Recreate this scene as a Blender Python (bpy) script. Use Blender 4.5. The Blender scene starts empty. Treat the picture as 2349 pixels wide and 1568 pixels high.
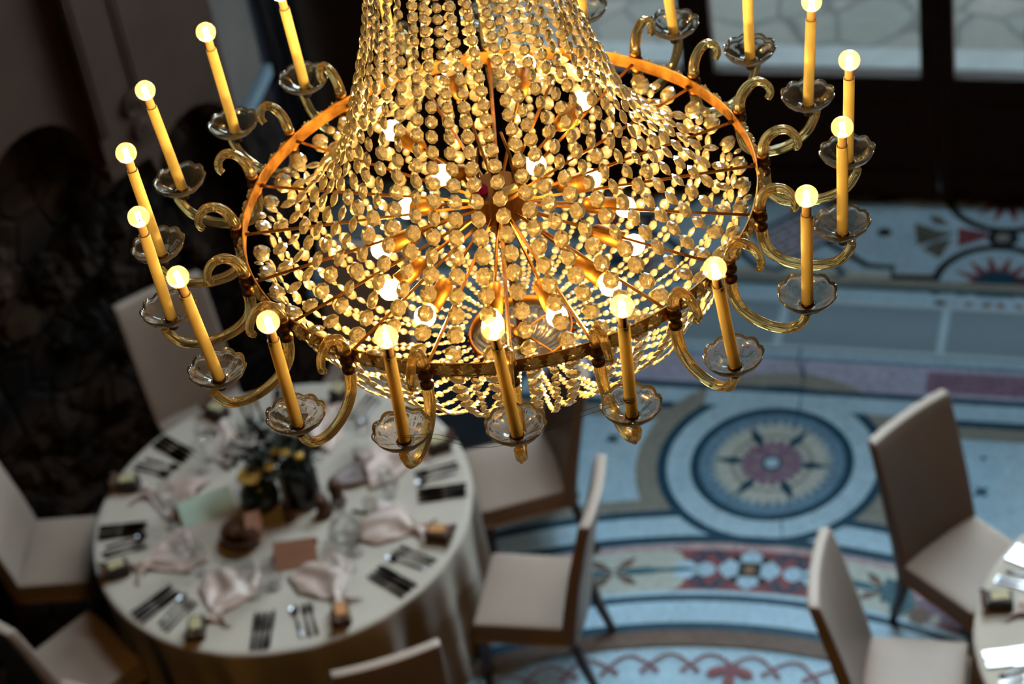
import bpy, bmesh, math, random
from mathutils import Vector, Matrix, Quaternion
random.seed(7)
PI = math.pi
S = bpy.context.scene
COL = S.collection
def R(d): return math.radians(d)
def lerp(a, b, t): return a + (b - a) * t

# ---------------------------------------------------------------- render look
S.view_settings.view_transform = 'Standard'
S.view_settings.look = 'None'
S.view_settings.gamma = 1.0
S.view_settings.use_curve_mapping = False
S.view_settings.exposure = 0.0
cy = S.cycles
cy.max_bounces = 10; cy.diffuse_bounces = 0; cy.glossy_bounces = 4
cy.transmission_bounces = 8; cy.transparent_max_bounces = 16
cy.caustics_reflective = False; cy.caustics_refractive = False
cy.sample_clamp_indirect = 2.5; cy.blur_glossy = 0.6
cy.use_denoising = True
cy.use_adaptive_sampling = True; cy.adaptive_threshold = 0.02

# ---------------------------------------------------------------- materials
def mat(name, col=(.8, .8, .8), rough=.5, metal=0., spec=.5, trans=0., ior=1.45, coat=0., sheen=0.):
    m = bpy.data.materials.new(name); m.use_nodes = True
    b = m.node_tree.nodes['Principled BSDF']
    b.inputs['Base Color'].default_value = (*col, 1)
    b.inputs['Roughness'].default_value = rough
    b.inputs['Metallic'].default_value = metal
    b.inputs['Specular IOR Level'].default_value = spec
    b.inputs['Transmission Weight'].default_value = trans
    b.inputs['IOR'].default_value = ior
    b.inputs['Coat Weight'].default_value = coat
    b.inputs['Sheen Weight'].default_value = sheen
    return m
def nd(m, t, **kw):
    n = m.node_tree.nodes.new(t)
    for k, v in kw.items():
        if k in n.inputs: n.inputs[k].default_value = v
        else: setattr(n, k, v)
    return n
def lk(m, a, b): m.node_tree.links.new(a, b)
def noisy(m, c1, c2, scale=5., detail=4., bump=0., bscale=None, w=(.35, .65), dist=.01):
    """colour variation and bump from object-space noise"""
    b = m.node_tree.nodes['Principled BSDF']
    tc = nd(m, 'ShaderNodeTexCoord')
    n = nd(m, 'ShaderNodeTexNoise', Scale=scale, Detail=detail)
    lk(m, tc.outputs['Object'], n.inputs['Vector'])
    r = nd(m, 'ShaderNodeValToRGB')
    r.color_ramp.elements[0].position = w[0]; r.color_ramp.elements[1].position = w[1]
    r.color_ramp.elements[0].color = (*c1, 1); r.color_ramp.elements[1].color = (*c2, 1)
    lk(m, n.outputs['Fac'], r.inputs['Fac']); lk(m, r.outputs['Color'], b.inputs['Base Color'])
    if bump:
        n2 = nd(m, 'ShaderNodeTexNoise', Scale=bscale or scale * 3, Detail=3.)
        lk(m, tc.outputs['Object'], n2.inputs['Vector'])
        bp = nd(m, 'ShaderNodeBump', Strength=bump, Distance=dist)
        lk(m, n2.outputs['Fac'], bp.inputs['Height']); lk(m, bp.outputs['Normal'], b.inputs['Normal'])
    return m
def mosaic(name, col, var=.18, rough=.3):
    """small stone tesserae: per-cell tint plus cloudy variation"""
    m = mat(name, col, .42, spec=.3)
    b = m.node_tree.nodes['Principled BSDF']
    tc = nd(m, 'ShaderNodeTexCoord')
    vo = nd(m, 'ShaderNodeTexVoronoi', Scale=75.)
    lk(m, tc.outputs['Object'], vo.inputs['Vector'])
    sp = nd(m, 'ShaderNodeSeparateColor'); lk(m, vo.outputs['Color'], sp.inputs['Color'])
    no = nd(m, 'ShaderNodeTexNoise', Scale=6., Detail=5.); lk(m, tc.outputs['Object'], no.inputs['Vector'])
    ad = nd(m, 'ShaderNodeMath', operation='ADD'); lk(m, sp.outputs[0], ad.inputs[0]); lk(m, no.outputs['Fac'], ad.inputs[1])
    mr = nd(m, 'ShaderNodeMapRange'); mr.inputs['From Min'].default_value = .2; mr.inputs['From Max'].default_value = 1.6
    mr.inputs['To Min'].default_value = 1 - var * 1.5; mr.inputs['To Max'].default_value = 1 + var
    lk(m, ad.outputs[0], mr.inputs['Value'])
    mx = nd(m, 'ShaderNodeMix', data_type='RGBA', blend_type='MULTIPLY'); mx.inputs['Factor'].default_value = 1
    mx.inputs[6].default_value = (*col, 1); lk(m, mr.outputs[0], mx.inputs[7]); lk(m, mx.outputs[2], b.inputs['Base Color'])
    bp = nd(m, 'ShaderNodeBump', Strength=.25, Distance=.002)
    lk(m, vo.outputs['Distance'], bp.inputs['Height']); lk(m, bp.outputs['Normal'], b.inputs['Normal'])
    return m
def mixmat(name, build):
    m = bpy.data.materials.new(name); m.use_nodes = True
    m.node_tree.nodes.remove(m.node_tree.nodes['Principled BSDF'])
    out = m.node_tree.nodes['Material Output']
    lk(m, build(m), out.inputs['Surface'])
    return m
def mixsh(m, fac, a, b):
    x = nd(m, 'ShaderNodeMixShader')
    if isinstance(fac, float): x.inputs['Fac'].default_value = fac
    else: lk(m, fac, x.inputs['Fac'])
    lk(m, a, x.inputs[1]); lk(m, b, x.inputs[2]); return x.outputs[0]
def thin_glass(name, tint=(1, 1, 1), base=.06, frost=0., gl=1., rough=.03):
    def f(m):
        tr = nd(m, 'ShaderNodeBsdfTransparent', Color=(*tint, 1)).outputs[0]
        g = nd(m, 'ShaderNodeBsdfGlossy', Roughness=rough).outputs[0]
        lw = nd(m, 'ShaderNodeLayerWeight', Blend=.25)
        mu = nd(m, 'ShaderNodeMath', operation='MULTIPLY_ADD'); mu.inputs[1].default_value = gl; mu.inputs[2].default_value = base
        lk(m, lw.outputs['Fresnel'], mu.inputs[0])
        mu.use_clamp = True
        if frost:
            t = nd(m, 'ShaderNodeBsdfTranslucent', Color=(1, .93, .8, 1)).outputs[0]
            tr = mixsh(m, frost, tr, t)
        return mixsh(m, mu.outputs[0], tr, g)
    return mixmat(name, f)

M = {}
# cut crystal: clear refracting glass with a little milky scatter inside
def crystal(name, tint, scat, gloss=.0):
    def f(m):
        g = nd(m, 'ShaderNodeBsdfGlass', Roughness=.05, IOR=1.52, Color=(*tint, 1)).outputs[0]
        d = nd(m, 'ShaderNodeBsdfDiffuse', Color=(1, .95, .72, 1)).outputs[0]
        t = nd(m, 'ShaderNodeBsdfTranslucent', Color=(1, .95, .72, 1)).outputs[0]
        q = nd(m, 'ShaderNodeBsdfGlossy', Roughness=.2, Color=(1, .96, .85, 1)).outputs[0]
        return mixsh(m, scat, g, mixsh(m, gloss, mixsh(m, .62, d, t), q))
    return mixmat(name, f)
M['crystal'] = crystal('cut_crystal', (1, .95, .80), .32, .32)
M['arm_glass'] = crystal('amber_lit_glass', (1, .84, .50), .06, .4)
M['pan_glass'] = crystal('clear_pressed_glass', (1, .97, .92), .035, .4)
M['brass'] = noisy(mat('aged_brass', (.2, .09, .02), .42, 1.), (.09, .038, .008), (.17, .08, .02), 30, 4, .15, 90, dist=.001)
M['dark_brass'] = mat('dark_brass', (.13, .06, .018), .36, 1.)
M['satin_brass'] = noisy(mat('satin_brass', (.3, .15, .035), .5, 1.), (.14, .065, .014), (.22, .11, .026), 60, 3, .1, 200, dist=.0005)
M['band'] = noisy(mat('gilt_band', (.4, .2, .05), .42, .85), (.24, .11, .022), (.42, .23, .06), 25, 5, .2, 60, dist=.001)
M['wire'] = mat('tarnished_wire', (.08, .05, .03), .5, .8)
M['sleeve'] = noisy(mat('ivory_candle_sleeve', (.85, .70, .36), .5), (.84, .76, .38), (.90, .83, .45), 30, 3)
def sleevemat():
    m = M['sleeve']; b = m.node_tree.nodes['Principled BSDF']; out = m.node_tree.nodes['Material Output']
    t = nd(m, 'ShaderNodeBsdfTranslucent', Color=(1, .72, .27, 1)).outputs[0]
    lk(m, mixsh(m, .38, b.outputs[0], t), out.inputs['Surface'])
sleevemat()
M['socket'] = mat('tan_lamp_socket', (.6, .42, .24), .45)
M['bulb'] = thin_glass('bulb_glass', (1, .97, .9), .02, .035, .7)
M['frost'] = thin_glass('frosted_bulb', (1, 1, 1), .02, .5, .5)
M['rosette'] = crystal('amber_rosette_glass', (1, .80, .45), .30, .3)
def emis(name, col, st):
    def f(m): return nd(m, 'ShaderNodeEmission', Color=(*col, 1), Strength=st).outputs[0]
    return mixmat(name, f)
M['filament'] = emis('lit_filament', (1, .82, .5), 14.)
M['ruby'] = mat('magenta_glass', (.6, .02, .3), .1, trans=.6)

M['m_white'] = mosaic('mosaic_white', (.45, .65, .80))
M['m_cream'] = mosaic('mosaic_cream', (.50, .54, .50))
M['m_dark'] = mosaic('mosaic_blue_black', (.008, .06, .11), .3)
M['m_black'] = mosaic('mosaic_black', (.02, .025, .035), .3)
M['m_red'] = mosaic('mosaic_oxblood', (.25, .07, .085), .25)
M['m_tan'] = mosaic('mosaic_tan', (.28, .28, .25), .2)
M['m_brown'] = mosaic('mosaic_brown', (.16, .10, .075), .25)
M['m_purple'] = mosaic('mosaic_mauve', (.42, .43, .58), .25)
M['m_plum'] = mosaic('mosaic_plum', (.24, .15, .23), .3)
M['m_blue'] = mosaic('mosaic_grey_blue', (.14, .26, .38), .3)
M['m_green'] = mosaic('mosaic_grey_green', (.12, .13, .11), .3)
M['m_teal'] = mosaic('mosaic_teal', (.04, .13, .17), .3)
M['m_pink'] = mosaic('mosaic_pink', (.5, .35, .38), .3)
M['m_amber'] = mosaic('mosaic_ochre', (.32, .18, .09), .3)

M['leather'] = noisy(mat('cream_leather', (.47, .37, .31), .42, spec=.4), (.43, .315, .255), (.48, .36, .295), 3, 4, .12, 160, dist=.002)
M['legwood'] = noisy(mat('dark_wenge_wood', (.06, .025, .015), .35), (.04, .015, .01), (.09, .04, .022), 18, 4)
M['cloth'] = noisy(mat('cream_table_linen', (.63, .55, .46), .85, sheen=.0), (.62, .52, .43), (.68, .57, .48), 5, 5, .15, 300, dist=.001)
M['satin'] = noisy(mat('blush_satin', (.72, .50, .42), .3, spec=.6, sheen=.4), (.66, .44, .36), (.78, .57, .49), 14, 3, .12, 60, dist=.003)
M['silver'] = mat('polished_steel', (.22, .215, .23), .09, 1.)
M['tableglass'] = thin_glass('table_glass', (.99, .99, .985), .015, .01, .45, .05)
M['kraft'] = noisy(mat('brown_kraft', (.14, .06, .03), .6), (.10, .045, .025), (.18, .08, .04), 12, 3)
M['darkbox'] = mat('dark_chocolate_card', (.045, .025, .018), .5)
M['tag'] = mat('cream_tag', (.55, .45, .25), .7)
M['tag_o'] = mat('orange_tag', (.62, .27, .10), .7)
M['mint'] = noisy(mat('pale_mint_card', (.52, .62, .48), .7), (.66, .84, .70), (.72, .90, .76), 10)
M['pinkcard'] = noisy(mat('terracotta_pink_card', (.62, .30, .20), .7), (.72, .36, .25), (.80, .42, .30), 10)
M['rose'] = noisy(mat('yellow_rose', (.80, .42, .07), .6), (.86, .52, .10), (.95, .66, .2), 40)
M['mustard'] = noisy(mat('mustard_blossom', (.6, .32, .03), .6), (.5, .24, .02), (.7, .4, .05), 40)
M['leaf'] = noisy(mat('dark_green_leaf', (.02, .025, .015), .6, spec=.25), (.012, .014, .01), (.035, .042, .022), 12)
M['vase'] = noisy(mat('dark_green_ceramic', (.015, .035, .028), .22), (.01, .028, .022), (.025, .045, .035), 5)
M['blackvase'] = mat('black_glazed_vase', (.012, .012, .014), .2)
M['bread'] = noisy(mat('rye_bread', (.12, .05, .02), .8), (.08, .03, .012), (.2, .09, .04), 20, 5, .4, 60)
M['mauvedish'] = mat('rose_grey_ceramic', (.34, .25, .24), .35)
M['browndish'] = mat('brown_wood', (.12, .05, .03), .5)
M['taper'] = mat('grey_wax', (.35, .35, .34), .5)
M['paleblossom'] = mat('pale_petals', (.42, .40, .42), .6)

M['doorwood'] = noisy(mat('dark_door_wood', (.028, .014, .009), .6, spec=.2), (.02, .010, .007), (.036, .018, .012), 6, 4)
M['glass'] = thin_glass('door_glass', (.93, .96, .95), .0, 0., .35, .02)
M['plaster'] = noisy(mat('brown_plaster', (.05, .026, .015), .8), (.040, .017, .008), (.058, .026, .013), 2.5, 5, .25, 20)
M['jamb'] = noisy(mat('grey_plaster', (.10, .08, .07), .8), (.085, .068, .06), (.115, .092, .08), 2.5, 5, .2, 20)  # same plaster as the pier face, its daylit tone put into the colour
M['ledge'] = mat('glossy_stone_ledge', (.22, .30, .36), .18)
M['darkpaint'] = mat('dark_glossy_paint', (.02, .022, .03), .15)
M['ceil'] = mat('ceiling_plaster', (.08, .06, .05), .9)
M['wallp'] = noisy(mat('dim_wall_plaster', (.06, .045, .03), .9), (.05, .04, .03), (.07, .05, .04), 1.5)
M['backwall'] = noisy(mat('umber_wall', (.05, .035, .026), .8), (.04, .028, .02), (.06, .04, .03), 2)
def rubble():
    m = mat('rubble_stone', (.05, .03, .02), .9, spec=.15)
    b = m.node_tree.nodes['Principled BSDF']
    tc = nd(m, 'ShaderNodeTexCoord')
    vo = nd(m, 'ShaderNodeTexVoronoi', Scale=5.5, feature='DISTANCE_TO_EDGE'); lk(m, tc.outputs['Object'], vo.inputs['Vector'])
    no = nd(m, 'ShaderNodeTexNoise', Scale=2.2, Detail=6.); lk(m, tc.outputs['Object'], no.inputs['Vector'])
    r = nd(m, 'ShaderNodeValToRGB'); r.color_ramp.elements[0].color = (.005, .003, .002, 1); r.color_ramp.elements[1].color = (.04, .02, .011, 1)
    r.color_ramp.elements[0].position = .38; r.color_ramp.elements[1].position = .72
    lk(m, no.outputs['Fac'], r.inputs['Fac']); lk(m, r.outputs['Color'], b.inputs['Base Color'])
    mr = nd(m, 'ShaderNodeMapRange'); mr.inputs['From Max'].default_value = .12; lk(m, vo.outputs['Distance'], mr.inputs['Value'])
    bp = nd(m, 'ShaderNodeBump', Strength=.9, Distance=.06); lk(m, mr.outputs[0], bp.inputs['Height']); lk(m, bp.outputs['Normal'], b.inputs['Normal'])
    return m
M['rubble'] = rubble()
def flagstone():
    m = mat('crazy_paving', (.3, .3, .28), .8)
    b = m.node_tree.nodes['Principled BSDF']
    tc = nd(m, 'ShaderNodeTexCoord')
    no = nd(m, 'ShaderNodeTexNoise', Scale=1.6, Detail=3.); lk(m, tc.outputs['Object'], no.inputs['Vector'])
    mxv = nd(m, 'ShaderNodeMix', data_type='RGBA'); mxv.inputs['Factor'].default_value = .16
    lk(m, tc.outputs['Object'], mxv.inputs[6]); lk(m, no.outputs['Color'], mxv.inputs[7])
    vo = nd(m, 'ShaderNodeTexVoronoi', Scale=2.7, feature='DISTANCE_TO_EDGE'); lk(m, mxv.outputs[2], vo.inputs['Vector'])
    vc = nd(m, 'ShaderNodeTexVoronoi', Scale=2.7); lk(m, mxv.outputs[2], vc.inputs['Vector'])
    sp = nd(m, 'ShaderNodeSeparateColor'); lk(m, vc.outputs['Color'], sp.inputs['Color'])
    cr = nd(m, 'ShaderNodeValToRGB'); cr.color_ramp.elements[0].color = (.06, .062, .05, 1); cr.color_ramp.elements[1].color = (.09, .08, .065, 1)
    lk(m, sp.outputs[0], cr.inputs['Fac'])
    n2 = nd(m, 'ShaderNodeTexNoise', Scale=14., Detail=6.); lk(m, tc.outputs['Object'], n2.inputs['Vector'])
    mr2 = nd(m, 'ShaderNodeMapRange'); mr2.inputs['To Min'].default_value = .7; mr2.inputs['To Max'].default_value = 1.3; lk(m, n2.outputs['Fac'], mr2.inputs['Value'])
    mu = nd(m, 'ShaderNodeMix', data_type='RGBA', blend_type='MULTIPLY'); mu.inputs['Factor'].default_value = 1
    lk(m, cr.outputs['Color'], mu.inputs[6]); lk(m, mr2.outputs[0], mu.inputs[7])
    mr = nd(m, 'ShaderNodeMapRange'); mr.inputs['From Min'].default_value = .02; mr.inputs['From Max'].default_value = .045; lk(m, vo.outputs['Distance'], mr.inputs['Value'])
    mx = nd(m, 'ShaderNodeMix', data_type='RGBA'); mx.inputs[6].default_value = (.02, .018, .015, 1)
    lk(m, mr.outputs[0], mx.inputs['Factor']); lk(m, mu.outputs[2], mx.inputs[7]); lk(m, mx.outputs[2], b.inputs['Base Color'])
    return m
M['flag'] = flagstone()
M['kerb'] = noisy(mat('pale_kerb_stone', (.13, .14, .14), .8), (.12, .13, .13), (.15, .16, .16), 9, 5)
def grate():
    m = mat('perforated_iron', (.1, .14, .16), .45, .4)
    b = m.node_tree.nodes['Principled BSDF']
    tc = nd(m, 'ShaderNodeTexCoord')
    mp = nd(m, 'ShaderNodeMapping'); mp.inputs['Rotation'].default_value = (0, 0, R(25)); mp.inputs['Scale'].default_value = (42, 42, 42)
    lk(m, tc.outputs['Object'], mp.inputs['Vector'])
    ch = nd(m, 'ShaderNodeTexVoronoi', Scale=1., Randomness=0.); lk(m, mp.outputs[0], ch.inputs['Vector'])
    r = nd(m, 'ShaderNodeValToRGB'); r.color_ramp.elements[0].color = (.015, .02, .025, 1); r.color_ramp.elements[1].color = (.30, .42, .50, 1)
    r.color_ramp.elements[0].position = .30; r.color_ramp.elements[1].position = .42
    lk(m, ch.outputs['Distance'], r.inputs['Fac']); lk(m, r.outputs['Color'], b.inputs['Base Color'])
    return m
M['grate'] = grate()
M['grateframe'] = mat('painted_iron_frame', (.45, .62, .72), .4, .1)

# ---------------------------------------------------------------- mesh builder
class MB:
    def __init__(s): s.v = []; s.f = []; s.mi = []; s.sm = []; s.m = 0; s.smooth = False
    def add(s, vs, fs):
        o = len(s.v); s.v += [tuple(p) for p in vs]
        for f in fs: s.f.append([o + i for i in f]); s.mi.append(s.m); s.sm.append(s.smooth)
        return s
    def box(s, c, d, rz=0, rx=0, ry=0):
        m_ = Matrix.Translation(c) @ Matrix.Rotation(rz, 4, 'Z') @ Matrix.Rotation(ry, 4, 'Y') @ Matrix.Rotation(rx, 4, 'X')
        vs = [m_ @ Vector((x * d[0] / 2, y * d[1] / 2, z * d[2] / 2)) for x in (-1, 1) for y in (-1, 1) for z in (-1, 1)]
        return s.add(vs, [(0, 1, 3, 2), (4, 6, 7, 5), (0, 4, 5, 1), (2, 3, 7, 6), (0, 2, 6, 4), (1, 5, 7, 3)])
    def lathe(s, prof, n=24, rf=None, c=(0, 0, 0), cap=True):
        """prof: list of (r, z); rf(theta, i)->radius factor"""
        o = []
        for i, (r, z) in enumerate(prof):
            for k in range(n):
                t = 2 * PI * k / n; q = rf(t, i) if rf else (1, 0)
                o.append((c[0] + r * q[0] * math.cos(t), c[1] + r * q[0] * math.sin(t), c[2] + z + q[1]))
        fs = []
        for i in range(len(prof) - 1):
            for k in range(n):
                k2 = (k + 1) % n; fs.append((i * n + k, i * n + k2, (i + 1) * n + k2, (i + 1) * n + k))
        if cap:
            if prof[0][0] > 1e-6: fs.append(tuple(range(n - 1, -1, -1)))
            if prof[-1][0] > 1e-6: fs.append(tuple((len(prof) - 1) * n + k for k in range(n)))
        return s.add(o, fs)
    def tube(s, pts, r, n=8, lobes=0, amp=0., twist=0., cap=True):
        pts = [Vector(p) for p in pts]; N = len(pts)
        rr = r if isinstance(r, (list, tuple)) else [r] * N
        t0 = (pts[1] - pts[0]).normalized()
        up = Vector((0, 0, 1)) if abs(t0.z) < .9 else Vector((0, 1, 0))
        a = t0.cross(up).normalized(); vs = []
        for i, p in enumerate(pts):
            t = ((pts[min(i + 1, N - 1)] - pts[max(i - 1, 0)])).normalized()
            a = (a - t * a.dot(t)).normalized(); b = t.cross(a)
            for k in range(n):
                th = 2 * PI * k / n
                q = rr[i] * (1 + amp * math.cos(lobes * (th) + twist * i)) if lobes else rr[i]
                vs.append(p + (a * math.cos(th) + b * math.sin(th)) * q)
        fs = [(i * n + k, i * n + (k + 1) % n, (i + 1) * n + (k + 1) % n, (i + 1) * n + k) for i in range(N - 1) for k in range(n)]
        if cap: fs += [tuple(range(n - 1, -1, -1)), tuple((N - 1) * n + k for k in range(n))]
        return s.add(vs, fs)
    def poly(s, pts, z): return s.add([(p[0], p[1], z) for p in pts], [tuple(range(len(pts)))])
    def prism(s, pts, z0, z1):
        n = len(pts)
        return s.add([(p[0], p[1], z0) for p in pts] + [(p[0], p[1], z1) for p in pts],
                     [tuple(range(n - 1, -1, -1)), tuple(range(n, 2 * n))] + [(i, (i + 1) % n, n + (i + 1) % n, n + i) for i in range(n)])
    def build(s, name, mats, parent=None, loc=None, rot=None, bevel=0.):
        me = bpy.data.meshes.new(name); me.from_pydata(s.v, [], s.f)
        for m_ in (mats if isinstance(mats, (list, tuple)) else [mats]): me.materials.append(m_)
        me.polygons.foreach_set('material_index', s.mi); me.polygons.foreach_set('use_smooth', s.sm)
        me.update()
        o = bpy.data.objects.new(name, me); COL.objects.link(o)
        if parent: o.parent = parent
        if loc is not None: o.location = loc
        if rot is not None: o.rotation_euler = rot
        if bevel:
            md = o.modifiers.new('bevel', 'BEVEL'); md.width = bevel; md.segments = 3; md.limit_method = 'ANGLE'
        return o
def tag(o, label=None, cat=None, group=None, kind=None):
    if label: o['label'] = label
    if cat: o['category'] = cat
    if group: o['group'] = group
    if kind: o['kind'] = kind
    return o
def empty(name, loc=(0, 0, 0), rz=0.):
    o = bpy.data.objects.new(name, None); COL.objects.link(o); o.location = loc; o.rotation_euler = (0, 0, rz)
    o.empty_display_size = .1; return o
def copy_tree(o, parent=None):
    c = o.copy(); COL.objects.link(c); c.parent = parent
    for ch in [q for q in bpy.data.objects if q.parent == o]: copy_tree(ch, c)
    return c
def smoothpath(pts, n=8):
    """Catmull-Rom through points of any dimension"""
    out = []; P = [pts[0]] + list(pts) + [pts[-1]]
    for i in range(1, len(P) - 2):
        for k in range(n):
            t = k / n
            out.append(tuple(.5 * (2 * P[i][d] + (P[i + 1][d] - P[i - 1][d]) * t + (2 * P[i - 1][d] - 5 * P[i][d] + 4 * P[i + 1][d] - P[i + 2][d]) * t * t
                       + (3 * P[i][d] - P[i - 1][d] - 3 * P[i + 1][d] + P[i + 2][d]) * t ** 3) for d in range(len(P[0]))))
    out.append(tuple(pts[-1])); return out

# ---------------------------------------------------------------- camera
CAMZ = 8.2906; PITCH = .693997; ROLL = -.171635
fw = Vector((0, math.cos(PITCH), -math.sin(PITCH))); rt = Vector((1, 0, 0)); upv = rt.cross(fw)
c_, s_ = math.cos(ROLL), math.sin(ROLL)
right = rt * c_ + upv * s_; up = -rt * s_ + upv * c_
cam = bpy.data.cameras.new('camera'); co = bpy.data.objects.new('camera', cam); COL.objects.link(co)
co.matrix_world = Matrix(((right.x, up.x, -fw.x, 0), (right.y, up.y, -fw.y, 0), (right.z, up.z, -fw.z, CAMZ), (0, 0, 0, 1)))
cam.sensor_width = 36; cam.lens = 5450 / 2349 * 36; cam.clip_end = 60; cam.clip_start = .05
cam.dof.use_dof = True; cam.dof.focus_distance = 4.95; cam.dof.aperture_fstop = 2.9
S.camera = co
def px(p):
    d = Vector(p) - Vector((0, 0, CAMZ)); z = d.dot(fw)
    return 1174.5 + 5450 * d.dot(right) / z, 784 - 5450 * d.dot(up) / z

# ---------------------------------------------------------------- room frame (floor pattern axes)
TH = R(-20); U = Vector((math.cos(TH), math.sin(TH))); V = Vector((-U.y, U.x)); MED = Vector((1.185, 8.67))
def W(a, b): q = MED + U * a + V * b; return (q.x, q.y)

# ================================================================= FLOOR
fl = MB(); fmats = []
def FM(k):
    if k not in fmats: fmats.append(k)
    fl.m = fmats.index(k)
lay = [0]
def layer(): lay[0] += 1; return lay[0] * .00003
FM('m_white'); fl.add([(*W(-8.5, -14.5), 0), (*W(6.5, -14.5), 0), (*W(6.5, 2.30), 0), (*W(-8.5, 2.30), 0)], [(0, 1, 2, 3)])
def rp(k, pts, z=None): FM(k); fl.poly([W(*p) for p in pts], z or layer())
def strip(k, b0, b1, a0=-4.5, a1=5.2): rp(k, [(a0, b0), (a1, b0), (a1, b1), (a0, b1)])
def ring(k, c, r0, r1, n=72, a0=0., a1=2 * PI, z=None):
    FM(k); z = z or layer(); full = a1 - a0 > 6.28
    P0 = [(c[0] + r0 * math.cos(lerp(a0, a1, i / n)), c[1] + r0 * math.sin(lerp(a0, a1, i / n)), z) for i in range(n + 1)]
    P1 = [(c[0] + r1 * math.cos(lerp(a0, a1, i / n)), c[1] + r1 * math.sin(lerp(a0, a1, i / n)), z) for i in range(n + 1)]
    if r0 <= 1e-6: fl.add([(*c, z)] + P1, [(0, i + 1, i + 2) for i in range(n)])
    else: fl.add(P0 + P1, [(i, n + 1 + i, n + 2 + i, i + 1) for i in range(n)])
CC = (-.02, 5.1)
def arc(k, r0, r1, d0=20, d1=150, z=None): ring(k, CC, r0, r1, 120, R(d0), R(d1), z)
def line_w(k, pts, w, z=None):
    """polyline of width w in world xy"""
    FM(k); z = z or layer(); vs = []; n = len(pts)
    for i, p in enumerate(pts):
        a = Vector(pts[max(i - 1, 0)]); b = Vector(pts[min(i + 1, n - 1)]); t = (b - a).normalized(); nn = Vector((-t.y, t.x))
        ww = w[i] if isinstance(w, (list, tuple)) else w
        vs += [(p[0] + nn.x * ww / 2, p[1] + nn.y * ww / 2, z), (p[0] - nn.x * ww / 2, p[1] - nn.y * ww / 2, z)]
    fl.add(vs, [(2 * i, 2 * i + 2, 2 * i + 3, 2 * i + 1) for i in range(n - 1)])
def line_r(k, pts, w): line_w(k, [W(*p) for p in pts], w)
def star(k, c, r0, r1, n, rot=0.):
    FM(k); z = layer(); pts = []
    for i in range(2 * n):
        r = r1 if i % 2 == 0 else r0; a = rot + PI * i / n; pts.append((c[0] + r * math.cos(a), c[1] + r * math.sin(a), z))
    fl.add([(*c, z)] + pts, [(0, 1 + i, 1 + (i + 1) % (2 * n)) for i in range(2 * n)])
# threshold border with geometric figures
strip('m_cream', 1.44, 1.56); 
for off in (0., 2.05, -2.05, 4.1):
    def o(pts): return [(a + off, b) for a, b in pts]
    line_r('m_black', o([(.02, 1.80), (.145, 1.713), (.28, 1.608), (.42, 1.606), (.42, 1.528), (.67, 1.53)]), .045)
    line_r('m_black', o([(-.02, 2.12), (.10, 2.187), (.21, 2.184), (.39, 2.213), (.39, 2.28), (.66, 2.29)]), .04)
    line_r('m_black', o([(-.42, 1.70), (-.60, 1.61), (-.75, 1.61), (-.75, 1.53), (-.98, 1.53)]), .045)
    for cyy in (1.49, 2.30):
        c0 = W(.985 + off, cyy)
        ring('m_black', c0, .0, .355); ring('m_white', c0, .0, .305)
        star('m_red', c0, .13, .27, 14, R(-20)); ring('m_dark', c0, 0., .125)
    ring('m_black', W(.985 + off, 1.905), 0, .085); ring('m_tan', W(.985 + off, 1.905), 0, .04)
    for lf in ([(.49, 2.009), (.616, 1.952), (.723, 1.937), (.638, 1.867), (.526, 1.805)], [(.555, 1.775), (.614, 1.844), (.709, 1.883), (.686, 1.785), (.662, 1.698)], [(.561, 2.09), (.63, 2.073), (.69, 1.99), (.596, 2.0)]):
        rp('m_green', o(lf))
    rp('m_red', o([(.732, 1.981), (.9, 1.945), (.9, 1.90), (.749, 1.81)]))
    ring('m_black', W(.334 + off, 1.91), 0, .04)
    cx_, cy_ = -.165 + off, 1.84
    rp('m_black', [(cx_ - .25, cy_), (cx_, cy_ - .25), (cx_ + .25, cy_), (cx_, cy_ + .25)])
    rp('m_white', [(cx_ - .205, cy_), (cx_, cy_ - .205), (cx_ + .205, cy_), (cx_, cy_ + .205)])
    for i in range(3):
        for j in range(3):
            q = (cx_ + (i - j) * .063, cy_ + (i + j - 2) * .063)
            rp('m_red', [(q[0] - .05, q[1]), (q[0], q[1] - .05), (q[0] + .05, q[1]), (q[0], q[1] + .05)])
            star('m_white', W(*q), .012, .032, 4, TH)
    line_r('m_dark', o([(-.45, 1.68), (-.33, 1.56), (-.21, 1.538), (-.14, 1.60), (-.02, 1.62), (.10, 1.60), (.16, 1.53), (.10, 1.50)]), .04)
strip('m_tan', 1.43, 1.50); strip('m_teal', 1.40, 1.435); strip('m_white', 1.335, 1.385); strip('m_dark', 1.29, 1.30)
strip('m_dark', .872, .892); strip('m_blue', .795, .822); strip('m_purple', .567, .795)
strip('m_plum', .60, .76, .70, 2.3)
strip('m_dark', .524, .567); strip('m_dark', .359, .405)
# tan trapezoid frames between loops and their white fields with little crosses
def leftfield(sg):
    rp('m_tan', [(sg * .45, .355), (sg * 3.6, .355), (sg * 3.6, .27), (sg * .45, .27)])
leftfield(-1); leftfield(1)
ring('m_tan', tuple(MED), .57, .69)
arc('m_tan', 3.425, 3.51, 35, 110)
rp('m_black', [(-4.4, -1.6), (-1.42, -1.6), (-1.42, 1.30), (-4.4, 1.30)])  # black field stands in for the shade left of the medallion
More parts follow.
